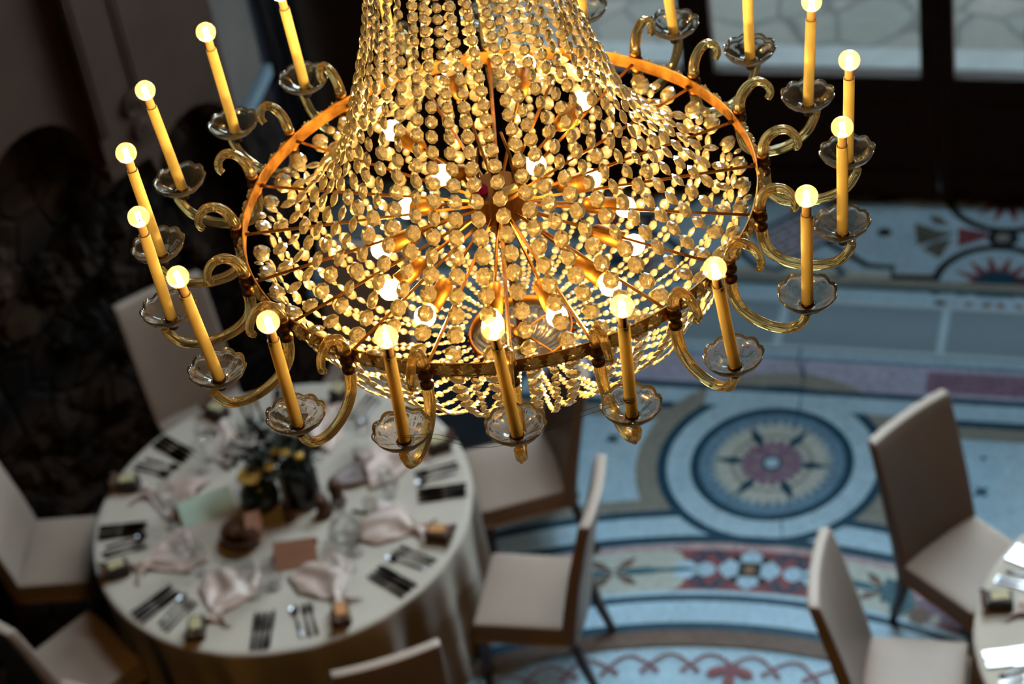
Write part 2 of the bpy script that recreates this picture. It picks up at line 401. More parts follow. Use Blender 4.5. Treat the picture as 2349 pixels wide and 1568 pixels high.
# white rails, dark outlines
arc('m_white', 3.25, 3.40); 
ring('m_dark', tuple(MED), .53, .582)
ring('m_white', tuple(MED), .408, .532)
arc('m_dark', 3.374, 3.427, 20, 74.5); arc('m_dark', 3.374, 3.427, 74.0, 150)
arc('m_white', 3.245, 3.378)
z_ = layer()
ring('m_dark', tuple(MED), .53, .582, z=z_)
ring('m_white', tuple(MED), .412, .531)
arc('m_dark', 3.198, 3.246)
strip('m_white', .405, .524, -.42, 5.2)
strip('m_dark', .524, .567, -4.5, 5.2)
ring('m_dark', tuple(MED), .365, .412); ring('m_blue', tuple(MED), 0, .366)
star('m_blue', MED, .30, .35, 24, TH)
star('m_cream', MED, .265, .315, 36, TH); ring('m_tan', tuple(MED), .17, .208); ring('m_cream', tuple(MED), 0, .19)
star('m_plum', MED, .14, .178, 18, TH)
for k in range(6):
    a = TH + R(60 * k + 30); e = Vector((math.cos(a), math.sin(a)))
    line_w('m_tan', [tuple(MED + e * .05), tuple(MED + e * .15)], .012)
for k in range(6):
    a = TH + R(60 * k); e = Vector((math.cos(a), math.sin(a))); n_ = Vector((-e.y, e.x)); FM('m_dark')
    fl.poly([tuple(MED + e * .15 + n_ * .018), tuple(MED + e * .15 - n_ * .018), tuple(MED + e * .20 - n_ * .027), tuple(MED + e * .302), tuple(MED + e * .20 + n_ * .027)][::-1], layer())
ring('m_dark', tuple(MED), 0, .052); ring('m_white', tuple(MED), 0, .036)
for q in ((-.842, .10), (1.047, -.10), (-2.6, .1)):
    c0 = Vector(W(*q))
    for a in (45, -45):
        e = Vector((math.cos(TH + R(a)), math.sin(TH + R(a)))) * .045
        line_w('m_dark', [tuple(c0 - e), tuple(c0), tuple(c0 + e)], [.006, .03, .006])
ring('m_dark', W(1.037, .138), 0, .012)
# flower band
arc('m_pink', 3.150, 3.185); arc('m_cream', 2.875, 3.150, 20, 150); arc('m_white', 2.845, 2.875)
def PC(r, d): return (CC[0] + r * math.cos(R(d)), CC[1] + r * math.sin(R(d)))
for base in (71.5, 46.5, 96.5, 121.5):
    arc('m_red', 2.878, 3.148, base - 7.6, base + 7.6)
    for sg in (-1, 1):
        ring('m_cream', PC(3.075, base + sg * 7.3), 0, .068); ring('m_cream', PC(2.95, base + sg * 7.3), 0, .068)
        ring('m_white', PC(3.015, base + sg * 5.9), 0, .062); ring('m_white', PC(3.015, base + sg * 4.0), 0, .046)
        # scrolls
        for s2 in (-1, 1):
            pts = [PC(3.015 + s2 * (.02 + .10 * math.sin(t * 3.0)), base + sg * (2.0 + 3.1 * t)) for t in [i / 10 for i in range(11)]]
            line_w('m_dark', pts, [.008 + .018 * math.sin(PI * i / 10) for i in range(11)])
            ring('m_dark', PC(3.015 + s2 * .075, base + sg * 4.75), .024, .038)
            ring('m_dark', PC(3.015 + s2 * .09, base + sg * 2.6), .018, .03)
        line_w('m_teal', [PC(3.015, base + sg * d) for d in (4.6, 6.5, 8.0, 9.5, 11, 12.2)], [.01, .03, .025, .05, .045, .01])
        for s2 in (-1, 1):
            line_w('m_brown', [PC(3.015 + s2 * .01, base + sg * 12.4), PC(3.015 + s2 * .055, base + sg * 11.2), PC(3.015 + s2 * .095, base + sg * 10.4)], [.01, .05, .006])
    f = Vector(PC(3.02, base)); er = (f - Vector(CC)).normalized(); et = Vector((-er.y, er.x))
    for d_, l_ in ((er, .128), (-er, .128), (et, .155), (-et, .155)):
        FM('m_white'); p = d_.orthogonal() if hasattr(d_, 'orthogonal') else Vector((-d_.y, d_.x)); z0 = layer()
        fl.poly([tuple(f + d_ * l_ * t + p * w) for t, w in ((0, -.02), (.35, -.062), (.7, -.06), (.9, -.025), (1, 0), (.9, .025), (.7, .06), (.35, .062), (0, .02))], z0)
    for a in (45, 135, 225, 315):
        e = er * math.cos(R(a)) + et * math.sin(R(a))
        line_w('m_black', [tuple(f + e * .075), tuple(f + e * .10), tuple(f + e * .125)], [.03, .05, .012])
    FM('m_black'); fl.poly([tuple(f + er * x * .048 + et * y * .055) for x, y in ((-1, -1), (1, -1), (1, 1), (-1, 1))], layer())
    ring('m_amber', tuple(f), 0, .028)
# right end bouquet of the band
for (r_, d_, s_, k) in ((3.02, 58, .10, 'm_teal'), (2.96, 57, .08, 'm_teal'), (3.05, 55.5, .07, 'm_pink'), (2.98, 54.5, .07, 'm_plum'), (2.91, 55, .06, 'm_brown'), (3.0, 52, .12, 'm_plum')):
    star(k, PC(r_, d_), s_ * .7, s_, 7)
arc('m_dark', 2.803, 2.845); arc('m_white', 2.665, 2.803); arc('m_dark', 2.618, 2.667); arc('m_brown', 2.522, 2.618)
# scalloped red garland on white
for k in range(-10, 13):
    d0 = 71.5 + k * 4.55; z0 = layer()
    line_w('m_red', [PC(2.405 + .062 * math.sin(PI * t / 8), d0 + 4.55 * t / 8) for t in range(9)], .014, z0)
    q = PC(2.40, d0)
    if k % 6 == 0:
        for e, l_ in ((-1, .10), (0, .11), (1, .10)):
            a = R(d0) + PI + e * R(62)
            line_w('m_red', [(q[0] + math.cos(a) * l_ * t, q[1] + math.sin(a) * l_ * t) for t in (.0, .5, .9, 1.25)], [.01, .05, .055, .008])
    else:
        for e in (-1, 1):
            a = R(d0) + PI + e * R(50)
            line_w('m_red', [q, (q[0] + math.cos(a) * .03, q[1] + math.sin(a) * .03), (q[0] + math.cos(a) * .055, q[1] + math.sin(a) * .055)], [.008, .018, .024])
arc('m_red', 2.02, 2.04)
ring('m_brown', CC, 0, 1.95); rp('m_brown', [(-8.4, -14), (6, -14), (6, -5.5), (-8.4, -5.5)])  # out-of-view floor coloured dark to cut bounce light
# settlement cracks
line_r('m_dark', [(.018, .887), (.023, .764), (.07, .647), (.071, .527), (.079, .444), (.076, .343), (.081, .245)], .008)
line_r('m_dark', [(.06, .79), (.05, .72), (.074, .66)], .006)
line_r('m_dark', [(.098, -.355), (.131, -.502), (.129, -.562)], .005)
floor = fl.build('floor', [M[k] for k in fmats]); tag(floor, kind='structure')

# iron heating grille let into the floor
gr = empty('floor_grille', (*W(0, 1.08), .0)); gr.rotation_euler = (0, 0, TH)
tag(gr, 'long perforated iron heating grille set in the mosaic floor before the doors', 'grille')
edges = [-4.3, -3.37, -2.46, -1.54, -.69, .255 - .37, .745, 1.66, 2.57, 3.49, 4.4]
b = MB()
for y in (-.195, .195): b.box((0, y, .006), (9.4, .036, .012))
for e in edges: b.box((e, 0, .0063), (.045, .36, .0127))
b.build('frame', M['grateframe'], gr, bevel=.002)
for i in range(len(edges) - 1):
    MB().box(((edges[i] + edges[i + 1]) / 2, 0, .004), (edges[i + 1] - edges[i] - .046, .352, .006)).build('perforated_panel', M['grate'], gr)

# ================================================================= SHELL
def struct(o): return tag(o, kind='structure')
GB = 2.25      # plane of the glazed doors
le = [-2.02, -.705, .61, 1.925, 3.24, 4.555]
for i in range(4):
    a0, a1 = le[i], le[i + 1]; cx = (a0 + a1) / 2; w = a1 - a0
    d = empty('door_%d' % (i + 1), (*W(cx, GB), 0)); d.rotation_euler = (0, 0, TH); struct(d)
    b = MB()
    for sx in (-1, 1): b.box((sx * (w / 2 - .046), 0, 1.9), (.088, .09, 3.8))
    b.box((0, 0, .10), (w - .18, .08, .20)); b.box((0, 0, .785), (w - .18, .08, .10)); b.box((0, 0, 3.74), (w - .18, .08, .12))
    struct(b.build('door_frame', M['doorwood'], d, bevel=.006))
    b = MB(); b.box((0, 0, .47), (w - .18, .04, .54)); b.box((0, -.02, .47), (w - .34, .03, .38))
    struct(b.build('door_panel', M['doorwood'], d, bevel=.008))
    struct(MB().box((0, 0, 2.26), (w - .176, .008, 2.86)).build('door_glass', M['glass'], d))
    wd = empty('window_%d' % (i + 1), (*W(cx, GB), 3.8)); wd.rotation_euler = (0, 0, TH); struct(wd)  # upper windows added out of view to supply daylight
    b = MB()
    for sx in (-1, 1): b.box((sx * (w / 2 - .05), 0, 1.8), (.096, .1, 3.6))
    if i in (0, 3): b.box((0, 0, 1.8), (w - .19, .06, 3.5))  # solid panels put in the outer bays to hold back daylight
    b.box((0, 0, .05), (w - .19, .1, .1)); b.box((0, 0, 3.55), (w - .19, .1, .1)); b.box((0, 0, 1.8), (.04, .05, 3.4))
    struct(b.build('window_frame', M['doorwood'], wd))
    (struct(MB().box((0, .03, 1.8), (w - .18, .006, 3.4)).build('window_glass', M['glass'], wd)) if i else None)
def wallbox(name, a0, a1, b0, b1, z0, z1, m_):
    b = MB(); b.prism([W(a0, b0), W(a1, b0), W(a1, b1), W(a0, b1)], z0, z1); return struct(b.build(name, m_))
wallbox('wall_back', -5.8, -2.021, GB - .06, GB + .3, 0, 10, M['backwall'])
wallbox('wall_back_right', 3.245, 4.556, GB - .06, GB + .3, 0, 10, M['backwall'])
wallbox('trim_1', -2.02, 3.244, GB - .06, GB + .07, 7.41, 10, M['backwall'])
wallbox('wall_right', 4.56, 4.9, -12.5, GB + .3, 0, 10, M['wallp'])
b = MB(); b.box((-1.0, -3.2, 5), (16, .3, 10)); struct(b.build('wall_front', M['wallp']))
b = MB(); b.box((-6.8, 4.4, 5), (.3, 17, 10)); struct(b.build('wall_left', M['wallp']))
SK = (-.6, 2.8, .40, 1.60)   # opening of an added, unseen skylight that supplies daylight
b = MB()
for r_ in (((-8.5, -14.5), (5, -14.5), (5, SK[2]), (-8.5, SK[2])), ((-8.5, SK[3]), (5, SK[3]), (5, 2.32), (-8.5, 2.32)), ((-8.5, SK[2]), (SK[0], SK[2]), (SK[0], SK[3]), (-8.5, SK[3])), ((SK[1], SK[2]), (5, SK[2]), (5, SK[3]), (SK[1], SK[3]))):
    b.prism([W(*p) for p in r_], 10.0, 10.1)
struct(b.build('ceiling', M['ceil']))
sk = empty('window_skylight', (*W(1.1, 1.0), 10.0)); sk.rotation_euler = (0, 0, TH); struct(sk)
b = MB()
for x in (-1.7, -.57, .57, 1.7): b.box((x, 0, .05), (.06, 1.2, .1))
for y in (-.6, .6): b.box((0, y, .05), (3.46, .06, .1))
struct(b.build('window_frame', M['doorwood'], sk))
struct(MB().box((0, 0, .07), (3.36, 1.16, .008)).build('window_glass', M['glass'], sk))
# unseen slab added over the doors to shade the floor below
b = MB(); b.prism([W(-5.8, 1.24), W(4.55, 1.24), W(4.55, 2.18), W(-5.8, 2.18)], 3.02, 3.18); struct(b.build('ceiling_gallery', M['backwall']))

# angled stone pier with arches at the left; front face runs at 45 degrees
PX, PY = -1.2, 10.35
pier = empty('wall_pier', (PX, PY, 0), R(45)); struct(pier)
# local x along the wall (0 at the near corner, negative to the left), local y into the wall
def arch_outline():
    out = [(0, 1.46)]
    # right arch, then pilaster foot, then left arches
    for i in range(13):
        t = PI * i / 12; out.append((-.30 + .27 * math.cos(t), 1.46 + .26 * math.sin(t)))
    out += [(-.60, 1.62), (-.94, 1.80)]
    for i in range(13):
        t = PI * i / 12; out.append((-1.28 + .33 * math.cos(t), 1.86 + .33 * math.sin(t)))
    out += [(-1.72, 1.86)]
    for i in range(13):
        t = PI * i / 12; out.append((-2.2 + .42 * math.cos(t), 1.86 + .40 * math.sin(t)))
    out += [(-2.9, 1.8), (-5.6, 1.8), (-5.6, 9.9), (0, 9.9)]
    return out
ao = arch_outline(); b = MB(); n = len(ao)
vs = [(x, 0, z) for x, z in ao] + [(x, .16, z) for x, z in ao]
b.add(vs, [tuple(range(n)), tuple(range(2 * n - 1, n - 1, -1))] + [(i, n + i, n + (i + 1) % n, (i + 1) % n) for i in range(n)])
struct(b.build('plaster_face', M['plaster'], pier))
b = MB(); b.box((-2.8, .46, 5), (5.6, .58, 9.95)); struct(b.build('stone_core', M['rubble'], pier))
# rough boulders bedded in the lower stonework
b = MB(); b.smooth = False
random.seed(21)
for k in range(120):
    x = random.uniform(-4.6, -.1); z = random.uniform(.05, 1.65); s = random.uniform(.06, .15)
    pr = [(0, -s * .8), (s * .75, -s * .5), (s, 0), (s * .7, s * .5), (0, s * .75)]
    ph = random.random() * 6
    b.lathe(pr, 7, lambda t, i: (1 + .22 * math.sin(2 * t + ph + i), 0), (x, .17, z), cap=False)
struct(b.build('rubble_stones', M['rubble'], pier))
b = MB(); b.box((-2.9, -.02, .11), (5.5, .34, .22)); b.smooth = False
for k in range(70):
    x = random.uniform(-4.6, -.2); s = random.uniform(.05, .11); ph = random.random() * 6
    b.lathe([(0, -s * .6), (s * .8, -s * .4), (s, 0), (s * .6, s * .5), (0, s * .7)], 7, lambda t, i: (1 + .2 * math.sin(2 * t + ph + i), 0), (x, random.uniform(-.14, .1), .24), cap=False)
struct(b.build('stone_plinth', M['rubble'], pier))
b = MB(); b.prism([(-5.5, -1.15), (-.35, -1.0), (.3, -.3), (.3, .2), (-5.5, .2)], .001, .013)
struct(b.build('trim_7', M['rubble'], pier))
# pilaster with mouldings and scroll console
b = MB(); b.box((-.76, -.035, 5.8), (.32, .10, 8.0)); 
for x in (-.90, -.87, -.65, -.62): b.tube([(x, -.085, 1.95), (x, -.085, 9.5)], .013, 6)
b.box((-.76, -.05, 1.76), (.36, .14, .07))
b.smooth = True
for zc, rr in ((2.02, .075), (1.87, .05)):
    sp = [(-.68 + rr * (1 - .08 * t) * math.cos(t), -.10, zc + rr * (1 - .08 * t) * math.sin(t)) for t in [i * .35 for i in range(34)]]
    b.tube(sp, .014, 6)
struct(b.build('pilaster', M['plaster'], pier))
# daylit return of the pier and its stone ledge
far = Vector((-1.06, 10.80)); near = Vector((PX, PY)); dd = (far - near).normalized(); nn2 = Vector((dd.y, -dd.x))
b = MB(); q0 = near + dd * .0; q1 = far
b.prism([(q0.x, q0.y), (q1.x, q1.y), (q1.x - .5, q1.y + .15), (q0.x - .45, q0.y - .2 + .35)], 1.50, 9.9)
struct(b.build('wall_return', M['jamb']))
b = MB(); b.prism([(q0.x, q0.y), (q0.x + nn2.x * .05, q0.y + nn2.y * .05), (q1.x + nn2.x * .05, q1.y + nn2.y * .05), (q1.x, q1.y)], 1.43, 1.50)
struct(b.build('trim_2', M['ledge'], bevel=.004))
b = MB(); b.prism([(q0.x, q0.y), (q1.x, q1.y), (q1.x - .5, q1.y + .15), (q0.x - .45, q0.y + .15)], 0, 1.43)
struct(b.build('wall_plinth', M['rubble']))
# dark panelled recess between the pier and the doors
e0 = Vector((far.x, far.y)); e1 = Vector(W(-3.0, GB - .07))
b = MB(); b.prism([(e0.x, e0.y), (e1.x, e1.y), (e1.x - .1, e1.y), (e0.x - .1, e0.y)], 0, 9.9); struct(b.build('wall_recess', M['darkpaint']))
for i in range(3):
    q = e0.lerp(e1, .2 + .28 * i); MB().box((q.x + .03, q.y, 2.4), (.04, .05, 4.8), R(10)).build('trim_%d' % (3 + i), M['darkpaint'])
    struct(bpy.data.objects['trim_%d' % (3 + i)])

# terrace outside
b = MB(); b.prism([W(-9, GB + .3), W(10, GB + .3), W(10, 16), W(-9, 16)], -.12, -.02)
struct(b.build('ground_terrace', M['flag']))
b = MB(); b.prism([W(-5, 3.50), W(8, 3.50), W(8, 3.72), W(-5, 3.72)], -.02, .012); struct(b.build('trim_6', M['kerb'], bevel=.004))
# unseen roof and far wall added to keep sky light off the terrace
b = MB(); b.prism([W(-9, GB + .31), W(10, GB + .31), W(10, 11.2), W(-9, 11.2)], 3.72, 3.86); struct(b.build('ceiling_loggia', M['backwall']))
b = MB(); b.prism([W(-9, 14.5), W(10, 14.5), W(10, 14.9), W(-9, 14.9)], -.02, 3.4); struct(b.build('wall_courtyard', M['wallp']))

# ================================================================= CHANDELIER
O = Vector((.0254, 4.2304, 5.1817)); RC = .5865; RB = .7662; ZB = -.030
ch = empty('chandelier', O)
tag(ch, 'large lit crystal chandelier with twenty electric candles on curved glass arms', 'chandelier')
PH = math.degrees(2.1361786)
# --- ring band, rosettes
b = MB()
b.lathe([(.5685, -.0165), (.5685, .0165), (.5715, .0165), (.5715, -.0165), (.5685, -.0165)], 160, cap=False)
b.build('ring_band', M['band'], ch)
def rosette_mesh():
    b = MB(); b.smooth = False
    def rf(t, i): return (1 + .10 * abs(math.sin(6 * t)) if i in (1, 2) else 1, 0)
    b.lathe([(.0001, .0), (.019, .0), (.0215, .004), (.012, .009), (.006, .008), (.005, .012), (.0001, .0125)], 36, lambda t, i: (1 - (.30 * abs(math.cos(5 * t)) ** 1.5 if i in (1, 2, 3) else 0), -.003 * abs(math.cos(5 * t)) if i in (2, 3) else 0))
    return b
r0 = rosette_mesh().build('rosette', M['rosette'], ch)
k_ = 0
for i in range(20):
    for j in (1, 2, 3):
        a = R(PH + 18 * i + 18 * j / 4)
        o = r0 if k_ == 0 else r0.copy()
        if k_: COL.objects.link(o); o.parent = ch
        o.location = (.5735 * math.cos(a), .5735 * math.sin(a), 0)
        o.rotation_euler = Matrix(((-math.sin(a), 0, math.cos(a)), (math.cos(a), 0, math.sin(a)), (0, 1, 0))).to_euler()
        k_ += 1
# --- arm prototype (local +X outward, origin on the chandelier axis)
apath = smoothpath([(.5875, 0, -.028), (.588, 0, -.055), (.598, 0, -.088), (.625, 0, -.113), (.665, 0, -.124), (.705, 0, -.121), (.740, 0, -.102), (.760, 0, -.072), (RB, 0, ZB - .022)], 5)
arm = MB(); arm.smooth = True; arm.tube(apath, [.0122 - .0028 * i / len(apath) for i in range(len(apath))], 20, 5, .13, .12)
arm = arm.build('candle_arm', M['arm_glass'], ch)
b = MB(); b.smooth = True
b.lathe([(.008, -.034), (.0145, -.032), (.0145, -.022), (.010, -.019), (.0105, -.010), (.0155, -.006), (.0155, .003), (.011, .007), (.0135, .012), (.0135, .022), (.009, .024)], 20, c=(RC, 0, 0))
b.tube([(.560, 0, -.004), (RC, 0, -.004)], .004, 6)
b.build('collar', M['dark_brass'], arm)
hp = smoothpath([(.5875, 0, .018), (.589, 0, .040), (.600, 0, .064), (.620, 0, .078), (.643, 0, .076), (.660, 0, .058), (.665, 0, .036), (.657, 0, .024)], 5)
b = MB(); b.smooth = True; b.tube(hp, [.0122 - .0050 * (i / len(hp)) ** 1.2 for i in range(len(hp))], 20, 5, .13, .15)
b.build('glass_scroll', M['arm_glass'], arm)
# drip pan: scalloped pressed glass dish
def pan(b, R0=.060, dep=.034, n=60, pet=10, th=.0028, z=ZB):
    b.smooth = True
    prof = [(.008, -.004), (.020, -.0035), (.034, .002), (.046, .011), (.055, .022), (R0, dep)]
    def f(t, i, inner):
        w = [0, 0, .35, .7, 1, 1][i]; s = abs(math.sin(pet / 2 * (t + .5 * (1 - w))))
        rr = 1 - .02 * w + .075 * w * s * (1 if i == 5 else .6)
        return (rr, (-.0045 * w * (1 - s) if i >= 4 else 0) + (.0022 * w * (1 - s) if i < 4 else 0))
    vs = []; fs = []
    P = [(i, prof[i][0], prof[i][1] - th, 0) for i in range(6)] + [(i, prof[i][0] - (.001 if i == 5 else 0), prof[i][1], 1) for i in range(5, -1, -1)]
    for (i, r, zz, inn) in P:
        for k in range(n):
            t = 2 * PI * k / n; q = f(t, i, inn); vs.append((r * q[0] * math.cos(t), r * q[0] * math.sin(t), zz + q[1]))
    L = len(P)
    for a in range(L):
        c = (a + 1) % L
        for k in range(n): k2 = (k + 1) % n; fs.append((a * n + k, a * n + k2, c * n + k2, c * n + k))
    b.add(vs, fs)
b = MB(); pan(b); b.build('drip_pan', M['pan_glass'], arm, loc=(RB, 0, ZB))
b = MB(); b.smooth = True
b.lathe([(.004, -.030), (.0105, -.026), (.0115, -.014), (.014, -.008), (.0145, -.002), (.0145, .001), (.012, .0035)], 18)
b.build('candle_cup', M['dark_brass'], arm, loc=(RB, 0, ZB))
sl = MB(); sl.smooth = True; sl.lathe([(.0118, 0), (.0122, .002), (.0122, .228), (.0122, .2295), (.0112, .2295), (.0112, .221), (.0001, .221)], 24)
sleeve = sl.build('candle_sleeve', M['sleeve'], arm, loc=(RB, 0, ZB))
b = MB(); b.smooth = True; b.lathe([(.0095, .220), (.0095, .2515), (.0100, .253), (.0105, .2555), (.0090, .2565)], 20)
b.build('lamp_socket', M['socket'], arm, loc=(RB, 0, ZB))
def bulbprof(rc=.0225, zc=.274, neck=.009, zn=.2545):
    pr = [(neck, zn)]
    for i in range(15):
        t = R(-52 + 142 * i / 14); pr.append((rc * math.cos(t), zc + rc * math.sin(t)))
    pr[-1] = (.0001, zc + rc); return pr
b = MB(); b.smooth = True; b.lathe(bulbprof(.0232, .2755), 28, cap=False); b.build('bulb', M['bulb'], arm, loc=(RB, 0, ZB))
b = MB()
for k in range(4):
    a = PI / 4 + PI / 2 * k; b.tube([(.0058 * math.cos(a), .0058 * math.sin(a), .262), (.0042 * math.cos(a), .0042 * math.sin(a), .287)], .0016, 6)
b.build('filament', M['filament'], arm, loc=(RB, 0, ZB))
# measured lean of individual candles (world xy components of their axis) and angle / radius
LEAN = {1: (-.043, .052), 2: (-.084, .026), 3: (-.054, .039), 4: (-.026, .009), 5: (-.095, .02), 6: (-.022, -.012), 7: (.03, -.037), 8: (-.036, .004), 9: (.031, .005),
        10: (-.086, -.082), 11: (.044, -.012), 12: (.038, -.009), 13: (.038, -.061), 14: (.077, -.017)}
ANG = {0: 123.5, 1: 140.5, 2: 157.9, 3: 176.1, 4: 193.9, 5: 212.9, 6: 231.3, 7: 249.0, 8: 266.4, 9: 283.9, 10: 302.0, 11: 319.7, 12: 337.6, 13: 356.8, 14: 14.8, 15: 33.1, 16: 50.2}
RAD = {0: .747, 1: .759, 2: .771, 3: .764, 4: .762, 5: .760, 6: .768, 7: .750, 8: .743, 9: .764, 10: .767, 11: .768, 12: .762, 13: .772, 14: .756, 15: .763, 16: .757}
LIGHTS = []
arm_ch = [q for q in bpy.data.objects if q.parent == arm]
for i in range(20):
    a = R(ANG.get(i, PH + 18 * i))
    if i == 0: A = arm; kids = arm_ch
    else:
        A = arm.copy(); COL.objects.link(A); A.parent = ch; kids = []
        for q in arm_ch: c = q.copy(); COL.objects.link(c); c.parent = A; kids.append(c)
    A.rotation_euler = (0, 0, a); sc = RAD.get(i, RB)
    lx, ly = LEAN.get(i, (random.uniform(-.05, .05), random.uniform(-.05, .05)))
    loc = Matrix.Rotation(-a, 3, 'Z') @ Vector((lx, ly, math.sqrt(1 - lx * lx - ly * ly)))
    qr = Vector((0, 0, 1)).rotation_difference(loc)
    for c in kids:
        nm = c.name.split('.')[0]
        if nm in ('candle_sleeve', 'lamp_socket', 'bulb', 'filament'):
            c.rotation_mode = 'QUATERNION'; c.rotation_quaternion = qr
        if nm not in ('collar', 'glass_scroll'): c.location.x = sc
        if nm == 'drip_pan': c.rotation_mode = 'XYZ'; c.rotation_euler = (random.uniform(-.06, .06), random.uniform(-.06, .06), random.random())
        if nm == 'glass_scroll': c.rotation_euler = (0, 0, 0)
    A['_r'] = sc
    LIGHTS.append((Matrix.Rotation(a, 3, 'Z') @ (Vector((sc, 0, ZB)) + loc * .275), 'c'))
    if abs(sc - RB) > .002:   # this arm reaches a slightly different radius
        me = A.data.copy() if i else A.data
        if i:
            A.data = me
            for v in me.vertices:
                f_ = max(0, min(1, (v.co.x - .6) / .14)); v.co.x += (sc - RAD[0]) * f_ if True else 0
        else:
            pass
for i in range(1): # first arm's own tip
    pass
# --- hub, stem and spokes
b = MB()
b.lathe([(.0001, .035), (.056, .035), (.060, .030), (.060, -.030), (.056, -.036), (.034, -.038), (.032, -.075), (.020, -.085), (.010, -.09)], 40)
b.build('hub', M['dark_brass'], ch)
b = MB(); b.smooth = True
b.lathe([(.0085, -.43), (.0085, 4.80)], 14)
b.lathe([(.009, -.375), (.021, -.378), (.023, -.384), (.013, -.392), (.011, -.412), (.013, -.418)], 20)
b.lathe([(.05, 4.80), (.05, 4.815)], 24)
b.build('stem', M['dark_brass'], ch)
b = MB()
for a_, x in ((R(200), .040), (R(20), .042)):
    b.tube([(x * math.cos(a_), x * math.sin(a_), .03), (x * math.cos(a_), x * math.sin(a_), .10), (.035 * math.cos(a_ + .3), .035 * math.sin(a_ + .3), .16)], .0035, 6)
b.build('cable', M['wire'], ch)
MB().box((.028, -.028, .040), (.03, .018, .010), R(20)).build('paper_label', M['sleeve'], ch)
MB().box((-.034, -.016, .044), (.022, .016, .016), R(30)).build('terminal_block', M['ruby'], ch)
for i in range(20):
    a = R(PH + 18 * i); e = Vector((math.cos(a), math.sin(a), 0))
    b = MB(); b.tube([e * .055 + Vector((0, 0, -.012)), e * .32 + Vector((0, 0, -.008)), e * .570 + Vector((0, 0, -.004))], .0042, 4)
    b.build('spoke', M['brass'], ch)
# --- inner lamps: (angle, radius, height) of each frosted bulb
INN = [(98, .40, .10), (73, .39, .09), (47, .33, .055), (130, .33, .055), (350, .092, .085), (177, .112, .085), (143, .262, -.10), (175, .279, -.10), (205, .298, -.10), (230, .312, -.10),
       (259, .306, -.10), (284, .325, -.10), (310, .318, -.10), (337, .299, -.10), (5, .277, -.10), (35, .262, -.10)]
for (an, rr, zz) in INN:
    e = Vector((math.cos(R(an)), math.sin(R(an)), 0)); P = e * rr + Vector((0, 0, zz))
    inner = rr < .2
    st = e * .055 + Vector((0, 0, .02 if zz > 0 else -.02))
    if inner: dr = e
    else: dr = (P - st).normalized()
    base = P - dr * (.10 if not inner else .045)
    b = MB(); b.tube([st, base + dr * .004], .0038, 5)
    L = b.build('lamp_arm', M['brass'], ch)
    q = Vector((0, 0, 1)).rotation_difference(dr)
    b = MB(); b.smooth = True
    if not inner: b.lathe([(.004, -.002), (.013, .002), (.0185, .012), (.0195, .030), (.0205, .074), (.0165, .076)], 24)
    else: b.lathe([(.006, -.006), (.0165, -.002), (.0185, .010), (.0195, .027), (.0165, .028)], 24)
    s = b.build('lamp_holder', M['satin_brass'], L); s.location = base; s.rotation_mode = 'QUATERNION'; s.rotation_quaternion = q
    b = MB(); b.smooth = True; b.lathe([(r, z - .274) for r, z in bulbprof(.0235, .274, .012, .249)], 24, cap=False)
    s = b.build('frosted_bulb', M['frost'], L); s.location = P; s.rotation_mode = 'QUATERNION'; s.rotation_quaternion = q
    LIGHTS.append((P, 'f'))
# --- bottom ring and bowl
ZR = -.385
b = MB(); b.smooth = True
b.lathe([(.116, ZR - .012), (.116, ZR + .012), (.121, ZR + .012), (.121, ZR - .012), (.116, ZR - .012)], 72, cap=False)
for k in range(4):
    a = R(35 + 90 * k); b.tube([(.01 * math.cos(a), .01 * math.sin(a), ZR), (.117 * math.cos(a), .117 * math.sin(a), ZR)], .003, 5)
for k in range(36):
    a = 2 * PI * k / 36; b.lathe([(.0001, 0), (.006, 0), (.0001, .006)], 6, c=(.1235 * math.cos(a), .1235 * math.sin(a), ZR - .003))
b.build('bottom_ring', M['brass'], ch)
b = MB(); b.smooth = True
def rib(t, i): return (1 + .018 * math.cos(28 * t) * (1 if 0 < i < 5 or 6 < i < 11 else 0), 0)
b.lathe([(.110, ZR - .004), (.106, ZR - .018), (.092, ZR - .038), (.066, ZR - .052), (.036, ZR - .060), (.012, ZR - .062), (.012, ZR - .066), (.036, ZR - .064), (.068, ZR - .056), (.095, ZR - .041), (.110, ZR - .020), (.113, ZR - .004), (.110, ZR - .004)], 112, rib, cap=False)
b.build('glass_bowl', M['pan_glass'], ch)
# --- crystal strands
def bead(b, c, t, nrm, Rr):
    t = t.normalized(); nrm = (nrm - t * nrm.dot(t)).normalized(); s = t.cross(nrm)
    vs = []; h = Rr * .35
    for k in range(8):
        a = PI / 8 + PI / 4 * k; vs.append(c + t * (Rr * math.cos(a)) + s * (Rr * math.sin(a)) * .98)
    for sg in (1, -1):
        for k in range(8):
            a = PI / 4 * k; vs.append(c + t * (Rr * .56 * math.cos(a)) + s * (Rr * .56 * math.sin(a)) + nrm * (h * .80 * sg))
    vs += [c + nrm * h, c - nrm * h]
    fs = []
    for k in range(8):
        k2 = (k + 1) % 8
        fs += [(k, k2, 8 + k2), (k, 8 + k2, 8 + k), (k2, k, 16 + k2), (k, 16 + k, 16 + k2)]
        fs += [(8 + k, 8 + k2, 24), (16 + k2, 16 + k, 25)]
    b.m = 0; b.add(vs, fs)
